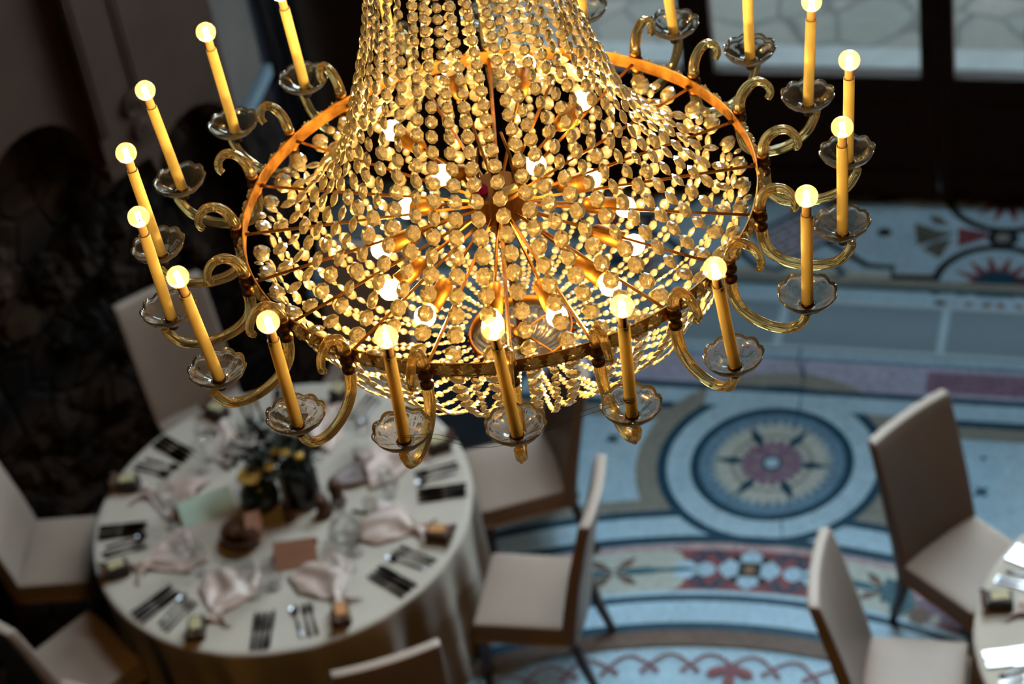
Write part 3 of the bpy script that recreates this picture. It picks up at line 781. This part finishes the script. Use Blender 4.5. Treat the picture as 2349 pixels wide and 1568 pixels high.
def strand(prof, ang, sizef, name, tw0=0.):
    P = smoothpath(prof, 10); L = [0]
    for i in range(1, len(P)): L.append(L[-1] + math.hypot(P[i][0] - P[i - 1][0], P[i][1] - P[i - 1][1]))
    tot = L[-1]
    def at(s):
        for i in range(1, len(P)):
            if L[i] >= s or i == len(P) - 1:
                f = (s - L[i - 1]) / max(1e-9, L[i] - L[i - 1]); r = lerp(P[i - 1][0], P[i][0], f); z = lerp(P[i - 1][1], P[i][1], f)
                return r, z
    e = Vector((math.cos(ang), math.sin(ang), 0)); tn = Vector((-e.y, e.x, 0))
    sw = random.uniform(-.006, .006); b = MB(); s = .006; prev = None
    while s < tot:
        Rr = sizef(s / tot)
        sc = s + Rr
        if sc + Rr > tot: break
        r, z = at(sc); r2, z2 = at(min(sc + .003, tot))
        wob = sw * math.sin(PI * sc / tot)
        c = e * r + tn * wob + Vector((0, 0, z)); t = (e * (r2 - r) + Vector((0, 0, z2 - z)))
        if t.length < 1e-6: break
        t.normalize(); n0 = t.cross(tn)
        tw = tw0 + random.uniform(-.38, .38)
        n1 = n0 * math.cos(tw) + tn * math.sin(tw)
        bead(b, c, t, n1, Rr)
        p0 = c - t * (Rr * .86)
        if prev is not None:
            b.m = 1; b.tube([prev, p0], .0008, 3, cap=False)
        prev = c + t * (Rr * .86)
        s += 2 * Rr * 1.045
    return b.build(name, [M['crystal'], M['wire']], ch)
upper = [(.556, -.006), (.505, -.024), (.462, -.004), (.428, .03), (.39, .072), (.352, .125), (.31, .2), (.28, .29), (.25, .38), (.228, .45), (.205, .56), (.175, .75), (.145, 1.0)]
def lowp(dz=0.):
    out = []
    for i in range(15):
        t = PI / 2 * i / 14; out.append((.123 + (.525 - .123) * max(math.cos(t), 0) ** .85, -.045 - (.335 + dz) * math.sin(t) ** 1.3))
    return [(.560, -.014)] + out
random.seed(5)
for k in range(40):
    a = R(PH + 4.5 + 9 * k + random.uniform(-.5, .5))
    strand(upper, a, lambda f: lerp(.0192, .0120, max(0., min(1, (f - .22) / .40))), 'crystal_strand')
for k in range(40):
    a = R(PH + 4.5 + 9 * k + random.uniform(-.4, .4))
    strand(lowp(), a, lambda f: .0218 if f < .04 else lerp(.0192, .0062, (f - .04) / .96), 'basket_strand')
for k in range(20):
    a = R(PH + 18 * k + 9 + random.uniform(-.4, .4))
    strand([(.562, -.016)] + [(.123 + .40 * max(math.cos(PI / 28 * i), 0) ** .8, -.035 - .33 * math.sin(PI / 28 * i) ** 1.0) for i in range(15)], a, lambda f: lerp(.0115, .0062, f ** .7), 'swag_strand')
# crown where the strands gather
b = MB(); b.smooth = True
b.lathe([(.008, 1.02), (.05, 1.015), (.14, 1.0), (.150, 1.0), (.150, 1.03), (.14, 1.035), (.008, 1.04)], 48)
b.build('crown', M['brass'], ch)
# stray binding wire looping between three front candles
def cpt(i, h=.0, off=0.): 
    a = R(ANG[i]); return Vector((RAD[i] * math.cos(a), RAD[i] * math.sin(a) - off, ZB + h))
p7, p8, p9 = cpt(7, .022, .013), cpt(8, .01, .013), cpt(9, .05, .013)
for sg, dz in ((0, 0.), (1, -.012)):
    pts = smoothpath([p7 + Vector((0, 0, dz / 3)), p7.lerp(p8, .3) + Vector((0, -.01, .012 + dz)), p7.lerp(p8, .65) + Vector((0, -.01, -.012 + dz)), p8 + Vector((0, -.006, dz)), p8.lerp(p9, .35) + Vector((0, -.01, .012 + dz)), p8.lerp(p9, .7) + Vector((0, -.005, .014 + dz)), p9 + Vector((0, 0, dz / 2))], 8)
    MB().tube(pts, .0006, 4).build('binding_wire', M['wire'], ch)
b = MB(); 
for j in range(4): b.tube([p9 + Vector((0, .013, -.008 + .003 * j)) + Vector((.0128 * math.cos(t), .0128 * math.sin(t), .002 * math.sin(t + j))) for t in [i * PI / 6 for i in range(13)]], .0009, 4)
b.build('binding_wire', M['wire'], ch)
# lights inside the bulbs
for i, (p, k) in enumerate(LIGHTS):
    l = bpy.data.lights.new('bulb_light', 'POINT'); l.color = (1, .53, .125); l.shadow_soft_size = .006
    l.energy = 4.9 if k == 'c' else 20.0
    o = bpy.data.objects.new('bulb_light', l); COL.objects.link(o); o.parent = ch; o.location = p

# ================================================================= CHAIRS
def make_chair():
    t = empty('dining_chair')
    w, sh, bh, sd, rk = .459, .472, 1.12, .432, .150
    b = MB()   # seat, slightly domed and narrower at the back
    nx, ny = 10, 10; vs = []; fs = []
    for j in range(ny + 1):
        for i in range(nx + 1):
            x = (i / nx - .5) * w; y = (j / ny - .5) * sd; dz = .012 * (1 - (2 * i / nx - 1) ** 4) * (1 - (2 * j / ny - 1) ** 4)
            vs.append((x, y, sh - .008 + dz))
    N = len(vs)
    for j in range(ny):
        for i in range(nx): a = j * (nx + 1) + i; fs.append((a, a + 1, a + nx + 2, a + nx + 1))
    rim = [i for i in range(nx + 1)] + [(j + 1) * (nx + 1) + nx for j in range(ny)] + [ny * (nx + 1) + nx - 1 - i for i in range(nx)] + [(ny - 1 - j) * (nx + 1) for j in range(ny - 1)]
    for r in rim: vs.append((vs[r][0] * .985, vs[r][1] * .985, sh - .115))
    n = len(rim)
    for k in range(n): fs.append((rim[k], N + k, N + (k + 1) % n, rim[(k + 1) % n]))
    fs.append(tuple(N + k for k in range(n)))
    b.add(vs, fs); b.sm = [True] * len(b.f); b.build('seat', M['leather'], t, bevel=.012)
    b = MB(); vs = []; fs = []; nz = 12
    def yb(z): 
        f = (z - (sh - .13)) / (bh - sh + .13); return -sd / 2 + .02 - (rk + .02) * f ** 1.25
    for side, th in ((0, 0.), (1, 1.)):
        for j in range(nz + 1):
            z = lerp(sh - .13, bh, j / nz); f = j / nz; ww = lerp(w, .469, f) * (1 + .02 * math.sin(PI * f)); tk = lerp(.072, .050, f)
            for i in range(nx + 1):
                x = (i / nx - .5) * ww; y = yb(z) - tk * th + .018 * (2 * i / nx - 1) ** 2 - .0
                vs.append((x, y, z))
    A = (nz + 1) * (nx + 1)
    for j in range(nz):
        for i in range(nx):
            a = j * (nx + 1) + i; fs.append((a, a + nx + 1, a + nx + 2, a + 1)); fs.append((A + a, A + a + 1, A + a + nx + 2, A + a + nx + 1))
        a = j * (nx + 1); fs.append((a, A + a, A + a + nx + 1, a + nx + 1)); a += nx; fs.append((a, a + nx + 1, A + a + nx + 1, A + a))
    for i in range(nx):
        fs.append((i, i + 1, A + i + 1, A + i)); a = nz * (nx + 1) + i; fs.append((a, A + a, A + a + 1, a + 1))
    b.add(vs, fs); b.sm = [True] * len(b.f); b.build('backrest', M['leather'], t, bevel=.010)
    for sx in (-1, 1):
        for (x0, y0, x1, y1, zt) in ((sx * .20, .185, sx * .205, .20, sh - .11), (sx * .195, -.235, sx * .20, -.315, sh - .12)):
            b = MB(); r0_, r1_ = .023, .015; vs = []
            for (x, y, z, r) in ((x1, y1, 0, r1_), (lerp(x0, x1, .35), lerp(y0, y1, .35), zt * .55, .019), (x0, y0, zt, r0_)):
                vs += [(x - r, y - r, z), (x + r, y - r, z), (x + r, y + r, z), (x - r, y + r, z)]
            b.add(vs, [(3, 2, 1, 0), (8, 9, 10, 11)] + [(l * 4 + k, l * 4 + (k + 1) % 4, l * 4 + 4 + (k + 1) % 4, l * 4 + 4 + k) for l in range(2) for k in range(4)])
            b.build('leg', M['legwood'], t, bevel=.003)
    return t
CH = [(-.121, 7.624, 72.7, 'cream leather chair turned sideways at the lower right of the left table, seat fully visible'),
      (-.10, 8.433, 97, 'cream leather chair at the right rim of the left table, below the chandelier front'),
      (-.80, 9.20, 158, 'cream leather chair behind the left table, seen only through the chandelier crystals'),
      (-1.565, 9.13, 202, 'upright cream leather chair back at the far left table edge before the stone wall'),
      (-2.285, 8.42, 262, 'shadowed cream leather chair at the left photo edge beside the stone wall'),
      (-2.19, 7.68, 310, 'dim cream leather chair in the lower left corner, broad seat towards the table'),
      (-1.72, 7.15, 333, 'cream leather chair at bottom left, just the corner of its top rail showing'),
      (-.801, 7.112, 10, 'cream leather chair at bottom centre, only the lit top rail of its back showing'),
      (1.861, 7.320, 212.1, 'cream leather chair at the right, its broad back panel facing the camera'),
      (1.448, 6.717, 252.1, 'cream leather chair at the bottom right, back seen edge-on beside the right table')]
c0 = make_chair()
for i, (x, y, a, lb) in enumerate(CH):
    o = c0 if i == 0 else copy_tree(c0)
    o.location = (x, y, .014); o.rotation_euler = (0, 0, R(a))
    tag(o, lb, 'chair', 'cream leather dining chairs around the round tables')

# ================================================================= TABLES
TT = [(Vector((-1.1919, 8.1385)), 'left'), (Vector((2.5688, 6.4557)), 'right')]
for (tc, side), sd_ in zip(TT, (3, 9)):
    t = empty('round_table', (tc.x, tc.y, .014))
    tag(t, 'round banquet table under cream linen at the lower left of the room' if side == 'left' else 'round banquet table under cream linen cut off by the right edge', 'table', 'round banquet tables')
    b = MB(); b.smooth = True; random.seed(sd_); ph = random.random() * 6; n = 240
    prof = [(.0001, .736), (.45, .736), (.86, .736), (.885, .735), (.897, .728), (.900, .715), (.898, .60), (.900, .40), (.905, .20), (.915, .0)]
    def rf(t_, i):
        k = [0, 0, 0, 0, 0, .05, .4, .7, .9, 1][i]
        return (1 + k * (.030 * math.sin(17 * t_ + ph) + .018 * math.sin(31 * t_ + 2 * ph) + .014 * math.sin(9 * t_) - .02), 0)
    b.lathe(prof, n, rf, cap=False)
    cl = b.build('tablecloth', M['cloth'], t)
TZ = .751

# ---- tableware prototypes -------------------------------------------------
def flat_outline(b, xs, ws, zs, th):
    """strip along x with half widths ws, centre height zs, thickness th"""
    n = len(xs); vs = []
    for x, w, z in zip(xs, ws, zs): vs += [(x, -w, z), (x, w, z), (x, w, z + th), (x, -w, z + th)]
    fs = [(0, 1, 2, 3), tuple((n - 1) * 4 + k for k in (3, 2, 1, 0))]
    for i in range(n - 1):
        for k in range(4): fs.append((i * 4 + k, i * 4 + 4 + k, i * 4 + 4 + (k + 1) % 4, i * 4 + (k + 1) % 4))
    b.add(vs, fs)
def knife():
    b = MB(); flat_outline(b, [-.115, -.11, -.07, -.02, -.012], [.0045, .0095, .009, .0075, .006], [.001] * 5, .008)
    flat_outline(b, [-.012, .0, .05, .09, .112, .118], [.006, .0105, .0115, .0105, .006, .001], [.003] * 6, .0022)
    return b.build('table_knife', M['silver'], bevel=.0012)
def fork():
    b = MB(); flat_outline(b, [-.105, -.10, -.06, 0, .035], [.006, .0095, .007, .0035, .004], [.001, .001, .003, .006, .004], .0035)
    flat_outline(b, [.035, .045, .062], [.004, .011, .012], [.004, .003, .002], .0025)
    for k in range(4): flat_outline(b, [.062, .085, .103], [.0022, .0018, .0008], [.002, .003, .006], .0022); 
    # spread the tines sideways
    base = len(b.v) - 4 * 12
    for k in range(4):
        for q in range(12):
            i = base + k * 12 + q; x, y, z = b.v[i]; b.v[i] = (x, y + (k - 1.5) * .0066, z)
    return b.build('table_fork', M['silver'])
def spoon():
    b = MB(); b.smooth = True
    flat_outline(b, [-.10, -.095, -.05, .02, .045], [.006, .0095, .007, .0035, .004], [.001, .001, .003, .006, .004], .0035)
    vs = []; fs = []; n = 16; rings = 4
    for r in range(rings + 1):
        f = r / rings
        for k in range(n):
            a = 2 * PI * k / n; vs.append((.072 + .030 * f * math.cos(a), .0195 * f * math.sin(a), .0012 + .007 * f * f))
    for r in range(rings):
        for k in range(n): fs.append((r * n + k, r * n + (k + 1) % n, (r + 1) * n + (k + 1) % n, (r + 1) * n + k))
    b.add(vs, fs); return b.build('table_spoon', M['silver'])
def wineglass(name, h, rb, hb):
    b = MB(); b.smooth = True; hs = h - hb
    outer = [(.0001, .001), (.033, .0015), (.034, .003), (.012, .006), (.0045, .012), (.004, hs * .6), (.005, hs - .004), (rb * .55, hs + .010), (rb * .9, hs + hb * .28), (rb, hs + hb * .5), (rb * .93, hs + hb * .8), (rb * .80, h)]
    inner = [(rb * .78, h), (rb * .90, hs + hb * .8), (rb * .97, hs + hb * .5), (rb * .86, hs + hb * .3), (rb * .5, hs + .014), (.0001, hs + .006)]
    b.lathe(outer + inner, 24, cap=False); return b.build(name, M['tableglass'])
def tumbler():
    b = MB(); b.smooth = True
    b.lathe([(.0001, .001), (.030, .001), (.033, .004), (.037, .09), (.0355, .09), (.0315, .008), (.0001, .007)], 24, cap=False)
    return b.build('water_tumbler', M['tableglass'])
def napkin():
    """satin napkin pinched into a bow: +x towards table centre"""
    t = MB(); t.smooth = True; nx, ny = 26, 22; vs = []
    for i in range(nx + 1):
        x = lerp(-.075, .185, i / nx); q = x + .035
        w = .022 + (.085 * min(1, (q / .11)) ** .8 if q > 0 else .055 * min(1, -q / .04))
        for j in range(ny + 1):
            v = 2 * j / ny - 1
            fold = .5 + .5 * math.cos(v * 6 + 2 * math.sin(x * 22)); env = 1 - abs(v) ** 3
            z = .006 + (.024 * env * fold * (.45 + .55 * min(1, abs(q) / .05))) + .016 * math.exp(-(q / .02) ** 2) * env
            if q > .12: z += .02 * env * math.sin((q - .12) * 18)
            vs.append((x + .018 * v * v * (1 if q > 0 else -1), w * v, z))
    fs = [(i * (ny + 1) + j, (i + 1) * (ny + 1) + j, (i + 1) * (ny + 1) + j + 1, i * (ny + 1) + j + 1) for i in range(nx) for j in range(ny)]
    t.add(vs, fs); o = t.build('napkin', M['satin'])
    md = o.modifiers.new('thick', 'SOLIDIFY'); md.thickness = .003; md.offset = -1
    return o
def favour(kind):
    t = empty('favour_box')
    b = MB(); b.box((0, 0, .028), (.085, .060, .056), 0); b.build('box', M['darkbox' if kind else 'kraft'], t, bevel=.006)
    b = MB(); b.box((0, 0, .059), (.058, .040, .005)); b.build('tag', M['tag' if kind else 'tag_o'], t, rot=(0, 0, R(8)))
    b = MB()
    b.box((-.052, 0, .045), (.022, .066, .012)); 
    for s in (-1, 1): b.tube([(-.052, 0, .05), (-.062, s * .022, .066), (-.056, s * .036, .056), (-.052, 0, .05)], .006, 6)
    b.build('ribbon', M['kraft'], t); return t
PK, PF, PS = knife(), fork(), spoon()
PW, PWs, PT, PN = wineglass('wine_glass', .215, .042, .105), wineglass('small_wine_glass', .175, .034, .085), tumbler(), napkin()
PBo, PBd = favour(0), favour(1)
used = set()
def place(proto, x, y, z, rz, label, cat, group, tilt=None):
    first = proto.name not in used; used.add(proto.name)
    o = proto if first else copy_tree(proto)
    o.location = (x, y, z); o.rotation_euler = (tilt[0] if tilt else 0, tilt[1] if tilt else 0, rz)
    tag(o, label, cat, group); return o
def ordinals(pts):
    """words that rank points along their longer spread in the picture"""
    P = [px(p) for p in pts]; n = len(P)
    dx = max(p[0] for p in P) - min(p[0] for p in P); dy = max(p[1] for p in P) - min(p[1] for p in P)
    ax = 0 if dx > dy else 1; order = sorted(range(n), key=lambda i: P[i][ax])
    e = ('leftmost', 'rightmost') if ax == 0 else ('topmost', 'bottom')
    s = 'from left' if ax == 0 else 'from top'
    w = [None] * n
    for k, i in enumerate(order):
        w[i] = e[0] if k == 0 else e[1] if k == n - 1 else ('middle' if n == 3 else ('second ' if k == 1 else 'third ') + s)
    return w
SEAT = {0: [(156, 'upper left'), (198, 'left'), (241, 'lower left'), (289, 'bottom right'), (334, 'right'), (18, 'upper right'), (67, 'back right'), (112, 'back left')],
        1: [(156, 'middle'), (113, 'upper'), (198, 'lowest')]}
num = {2: 'two', 3: 'three', 4: 'four'}
random.seed(3)
for ti, (tc, side) in enumerate(TT):
    for si, (ang, wd) in enumerate(SEAT[ti]):
        where = 'at the %s setting of the %s table' % (wd, side)
        grp = '%s setting on the %s table' % (wd, side)
        def pol(a, r, z=TZ): return (tc.x + r * math.cos(R(a)), tc.y + r * math.sin(R(a)), z)
        def row(proto, a0, r0, n, sp, nm, cat, jit=0.):
            e = Vector((math.cos(R(a0)), math.sin(R(a0)))); tn = Vector((-e.y, e.x)); pts = []
            for k in range(n):
                s = (k - (n - 1) / 2) * sp; pts.append((tc.x + e.x * (r0 + random.uniform(-jit, jit)) + tn.x * s, tc.y + e.y * (r0 + random.uniform(-jit, jit)) + tn.y * s, TZ))
            ws = ordinals(pts)
            for p, w_ in zip(pts, ws):
                lb = ('%s of %s silver %s %s' % (w_, num[n], nm, where))
                place(proto, p[0], p[1], p[2], R(a0 + 180 + random.uniform(-3, 3)), lb, cat, '%s, %s' % (nm, grp))
        row(PK, ang + 20.5, .755, 4, .0255, 'knives', 'knife', .004)
        row(PF, ang - 11.2, .745, 2, .030, 'forks', 'fork', .008)
        sp_ = pol(ang - 15.5, .735)
        place(PS, *sp_, R(ang - 15.5 + 180 + 6), 'single silver table spoon beside the forks ' + where, 'spoon', None)
        if ti == 1 and si > 0: continue
        nr = .645
        o = place(PN, *pol(ang + 1, nr), R(ang + 180 + random.uniform(-14, 14)), 'blush satin napkin pinched into a bow ' + where, 'napkin', 'satin napkins on the tables'); o.scale = (1.12, 1.3, 1.1)
        bx = PBo if si in (3, 4) else PBd
        o = place(bx, *pol(ang + (-1), .80), R(ang + 180 + random.uniform(-25, 25)), ('brown favour box with orange tag ' if bx is PBo else 'dark favour box with pale tag ') + where, 'box', 'favour boxes on the tables'); o.scale = (1.25, 1.25, 1.1)
        for proto, da, r, nm in ((PW, 15 + random.uniform(-2, 2), .535, 'tall stemmed wine glass'), (PWs, 23, .50, 'shorter stemmed wine glass'), (PT, 8, .46, 'clear water tumbler')):
            place(proto, *pol(ang + da, r + random.uniform(-.02, .02)), 0, nm + ' ' + where, 'glass', 'glassware on the round tables')
# ---- centre pieces of the left table
tc = TT[0][0]
def pol(a, r, z=TZ): return (tc.x + r * math.cos(R(a)), tc.y + r * math.sin(R(a)), z)
def leaves(b, c, rad, n, size, seed, squash=1.):
    random.seed(seed)
    for k in range(n):
        a = random.random() * 2 * PI; ph = math.acos(random.uniform(-.6, 1)); d = Vector((math.sin(ph) * math.cos(a), math.sin(ph) * math.sin(a), math.cos(ph) * squash))
        p = Vector(c) + d * rad * random.uniform(.3, 1); t = (d + Vector((random.uniform(-.6, .6), random.uniform(-.6, .6), random.uniform(-.3, .6)))).normalized()
        s = t.cross(Vector((random.random(), random.random(), random.random()))).normalized(); nn = t.cross(s); l = size * random.uniform(.6, 1.3)
        b.add([p, p + t * l * .35 + s * l * .2 + nn * l * .05, p + t * l, p + t * l * .35 - s * l * .2 + nn * l * .05, p + t * l * .5 + nn * -l * .04], [(0, 1, 4), (1, 2, 4), (2, 3, 4), (3, 0, 4)])
vs_ = empty('flower_vase', pol(150, .10))
tag(vs_, 'round dark green vase holding a large yellow rose on the left table', 'vase')
b = MB(); b.smooth = True; b.lathe([(.0001, 0), (.06, 0), (.086, .03), (.095, .075), (.086, .12), (.055, .15), (.045, .165), (.038, .165), (.04, .14), (.0001, .13)], 32, cap=False); b.build('vase', M['vase'], vs_)
b = MB(); leaves(b, (.02, .05, .18), .08, 60, .05, 4); b.build('foliage', M['leaf'], vs_)
b = MB(); b.smooth = True
for k in range(5):
    rr = .062 - .011 * k
    b.lathe([(rr * .5, -.012), (rr * .95, .002 + .004 * k), (rr, .014 + .004 * k), (rr * .86, .020 + .004 * k), (rr * .8, .012 + .004 * k)], 26, (lambda k_: (lambda t, i: (1 + .07 * math.sin(4 * t + 1.7 * k_), 0)))(k), c=(-.015, -.045, .235), cap=False)
b.build('rose', M['rose'], vs_)
vb = empty('tall_vase', pol(22, .115))
tag(vb, 'tall black vase with dark foliage and mustard blossoms on the left table', 'vase')
b = MB(); b.smooth = True; b.lathe([(.0001, 0), (.078, 0), (.09, .02), (.09, .18), (.082, .22), (.074, .22), (.078, .18), (.0001, .18)], 32, cap=False); b.build('vase', M['blackvase'], vb)
b = MB(); leaves(b, (-.02, .0, .29), .13, 240, .06, 8); leaves(b, (.03, -.02, .27), .10, 80, .05, 18)
for k in range(9): a = 2 * PI * k / 9; b.tube([(0, 0, .1), (.03 * math.cos(a), .03 * math.sin(a), .2), (.10 * math.cos(a) - .02, .10 * math.sin(a), .34)], .002, 4)
b.build('foliage', M['leaf'], vb)
random.seed(12)
for k in range(6):
    b = MB(); b.smooth = True; p = (random.uniform(-.13, .06), random.uniform(-.12, -.02), random.uniform(.31, .39))
    b.lathe([(.0001, -.012), (.018, -.006), (.024, .004), (.012, .012), (.0001, .010)], 14, lambda t, i: (1 + .15 * math.sin(7 * t), 0), c=p, cap=False); b.build('blossom', M['mustard'], vb)
vc = empty('leafy_vase', pol(118, .12))
tag(vc, 'slim dark vase of twiggy leaves with pale tips near the rose', 'vase')
b = MB(); b.smooth = True; b.lathe([(.0001, 0), (.04, 0), (.045, .05), (.03, .18), (.022, .22), (.018, .22), (.02, .15), (.0001, .14)], 24, cap=False); b.build('vase', M['blackvase'], vc)
b = MB(); leaves(b, (.0, .03, .30), .13, 170, .06, 31, .8)
for k in range(8): a = 2 * PI * k / 8; b.tube([(0, 0, .15), (.05 * math.cos(a), .05 * math.sin(a) + .01, .26), (.12 * math.cos(a), .12 * math.sin(a) + .03, .38)], .002, 4)
b.m = 1; leaves(b, (.02, .02, .36), .12, 26, .03, 41, .6); b.build('foliage', [M['leaf'], M['paleblossom']], vc)
# taper in a wooden holder
t = empty('taper_candle', pol(300, .075)); tag(t, 'slim grey taper candle in a small wooden holder before the vases', 'candle')
b = MB(); b.smooth = True; b.lathe([(.0001, 0), (.03, 0), (.032, .012), (.022, .03), (.02, .06), (.012, .062)], 20); b.build('holder', M['browndish'], t)
b = MB(); b.smooth = True; b.lathe([(.011, .06), (.0105, .30), (.006, .305), (.001, .315)], 14); b.build('taper', M['taper'], t)
# folded cards
def tent(name, loc, rz, w, d, h, m_, lb, mth):
    b = MB(); b.add([(-w / 2, -d / 2, 0), (w / 2, -d / 2, 0), (w / 2, 0, h), (-w / 2, 0, h), (-w / 2, d / 2, 0), (w / 2, d / 2, 0)], [(0, 1, 2, 3), (3, 2, 5, 4)])
    o = b.build(name, m_, loc=loc, rot=(0, 0, rz)); md = o.modifiers.new('s', 'SOLIDIFY'); md.thickness = .0015
    return tag(o, lb, 'card')
tent('menu_card', pol(163, .375), R(14), .255, .17, .085, M['mint'], 'pale mint folded menu card on the left half of the left table', 0)
tent('menu_card', pol(281, .33), R(-2), .195, .16, .11, M['pinkcard'], 'terracotta pink folded card near the front of the left table', 0)
# bread basket with rye loaf
t = empty('bread_basket', pol(222, .245)); tag(t, 'round brown basket of dark bread before the green vase', 'basket')
b = MB(); b.smooth = True; b.lathe([(.0001, .002), (.07, .002), (.095, .05), (.10, .075), (.094, .075), (.088, .05), (.065, .01), (.0001, .01)], 36, lambda t_, i: (1 + .012 * math.sin(18 * t_), 0), cap=False); b.build('basket', M['browndish'], t)
for k, (x, y) in enumerate(((-.025, .01), (.03, -.02), (.015, .04))):
    b = MB(); b.smooth = True; b.lathe([(.0001, .0), (.04, .012), (.048, .035), (.04, .062), (.0001, .078)], 18, lambda t_, i: (1 + .12 * math.cos(2 * t_ + k), 0), c=(x, y, .02), cap=False); b.build('bread', M['bread'], t)
b = MB(); b.add([(.02, -.08, .02), (.10, -.03, .03), (.10, .06, .13), (.03, .02, .15)], [(0, 1, 2, 3)]); o = b.build('liner', M['pinkcard'], t); md = o.modifiers.new('s', 'SOLIDIFY'); md.thickness = .003
# leaf-shaped dish, carafe, pepper mill, small bottle
b = MB(); b.smooth = True; vs2 = []; n = 28
for r_ in range(5):
    f = r_ / 4
    for k in range(n):
        a = 2 * PI * k / n; rad = .085 * (1 + .35 * max(0, math.cos(a)) ** 6) * f; vs2.append((rad * math.cos(a) * 1.25, rad * math.sin(a) * .85, .006 + .022 * f * f))
b.add(vs2, [(r_ * n + k, r_ * n + (k + 1) % n, (r_ + 1) * n + (k + 1) % n, (r_ + 1) * n + k) for r_ in range(4) for k in range(n)])
o = b.build('leaf_dish', M['mauvedish'], loc=pol(21, .395), rot=(0, 0, R(195))); md = o.modifiers.new('s', 'SOLIDIFY'); md.thickness = .004
tag(o, 'rose-grey leaf-shaped dish right of the dark vases', 'dish')
b = MB(); b.smooth = True; b.lathe([(.0001, .001), (.05, .001), (.078, .03), (.083, .06), (.07, .095), (.035, .13), (.022, .16), (.024, .20), (.034, .225), (.031, .225), (.021, .2), (.019, .16), (.032, .128), (.066, .094), (.079, .06), (.073, .03), (.0001, .006)], 32, cap=False)
o = b.build('glass_carafe', M['tableglass'], loc=pol(318, .40)); tag(o, 'round-bellied glass carafe right of the pink card', 'carafe')
for nm, a, r, h, lb in (('pepper_mill', 356, .27, .15, 'turned brown pepper mill beside the leaf dish'), ('salt_mill', 338, .215, .12, 'shorter brown salt mill left of the pepper mill')):
    b = MB(); b.smooth = True; b.lathe([(.0001, 0), (.036, 0), (.04, .01), (.028, h * .35), (.034, h * .6), (.018, h * .68), (.034, h * .8), (.028, h * .95), (.0001, h)], 24, cap=False)
    tag(b.build(nm, M['browndish'], loc=pol(a, r)), lb, 'mill')
b = MB(); flat_outline(b, [-.06, -.02, .03, .065], [.006, .008, .006, .001], [.002] * 4, .006)
tag(b.build('cheese_knife', M['darkbox'], loc=pol(343, .40), rot=(0, 0, R(-28))), 'short dark butter knife lying above the carafe', 'knife')
for k, (a, r) in enumerate(((237, .40), (259, .45))):
    b = MB(); b.smooth = True; b.lathe([(.0001, .002), (.05, .002), (.075, .012), (.078, .014), (.05, .006), (.0001, .006)], 32, cap=False)
    tag(b.build('glass_plate', M['tableglass'], loc=pol(a, r)), ('clear glass side plate between basket and lower left napkin', 'clear glass side plate just left of the pink card front')[k], 'plate')

# ================================================================= DAYLIGHT
w = bpy.data.worlds.new('sky'); S.world = w; w.use_nodes = True
bg = w.node_tree.nodes['Background']; bg.inputs['Color'].default_value = (.74, .89, 1.0, 1); bg.inputs['Strength'].default_value = 30.0
l = bpy.data.lights.new('window_portal', 'AREA'); l.shape = 'RECTANGLE'; l.size = 2.63; l.size_y = 3.5  # portal for the added upper windows
l.cycles.is_portal = True
o = bpy.data.objects.new('window_portal', l); COL.objects.link(o)
q = W(.61, GB + .12); o.location = (q[0], q[1], 5.6)
o.rotation_euler = Vector((-V.x, -V.y, 0)).to_track_quat('-Z', 'Y').to_euler()
l = bpy.data.lights.new('skylight_portal', 'AREA'); l.shape = 'RECTANGLE'; l.size = 3.36; l.size_y = 1.16; l.cycles.is_portal = True  # portal for the added skylight
o = bpy.data.objects.new('skylight_portal', l); COL.objects.link(o); o.location = (*W(1.1, 1.0), 9.98); o.rotation_euler = (0, 0, TH)
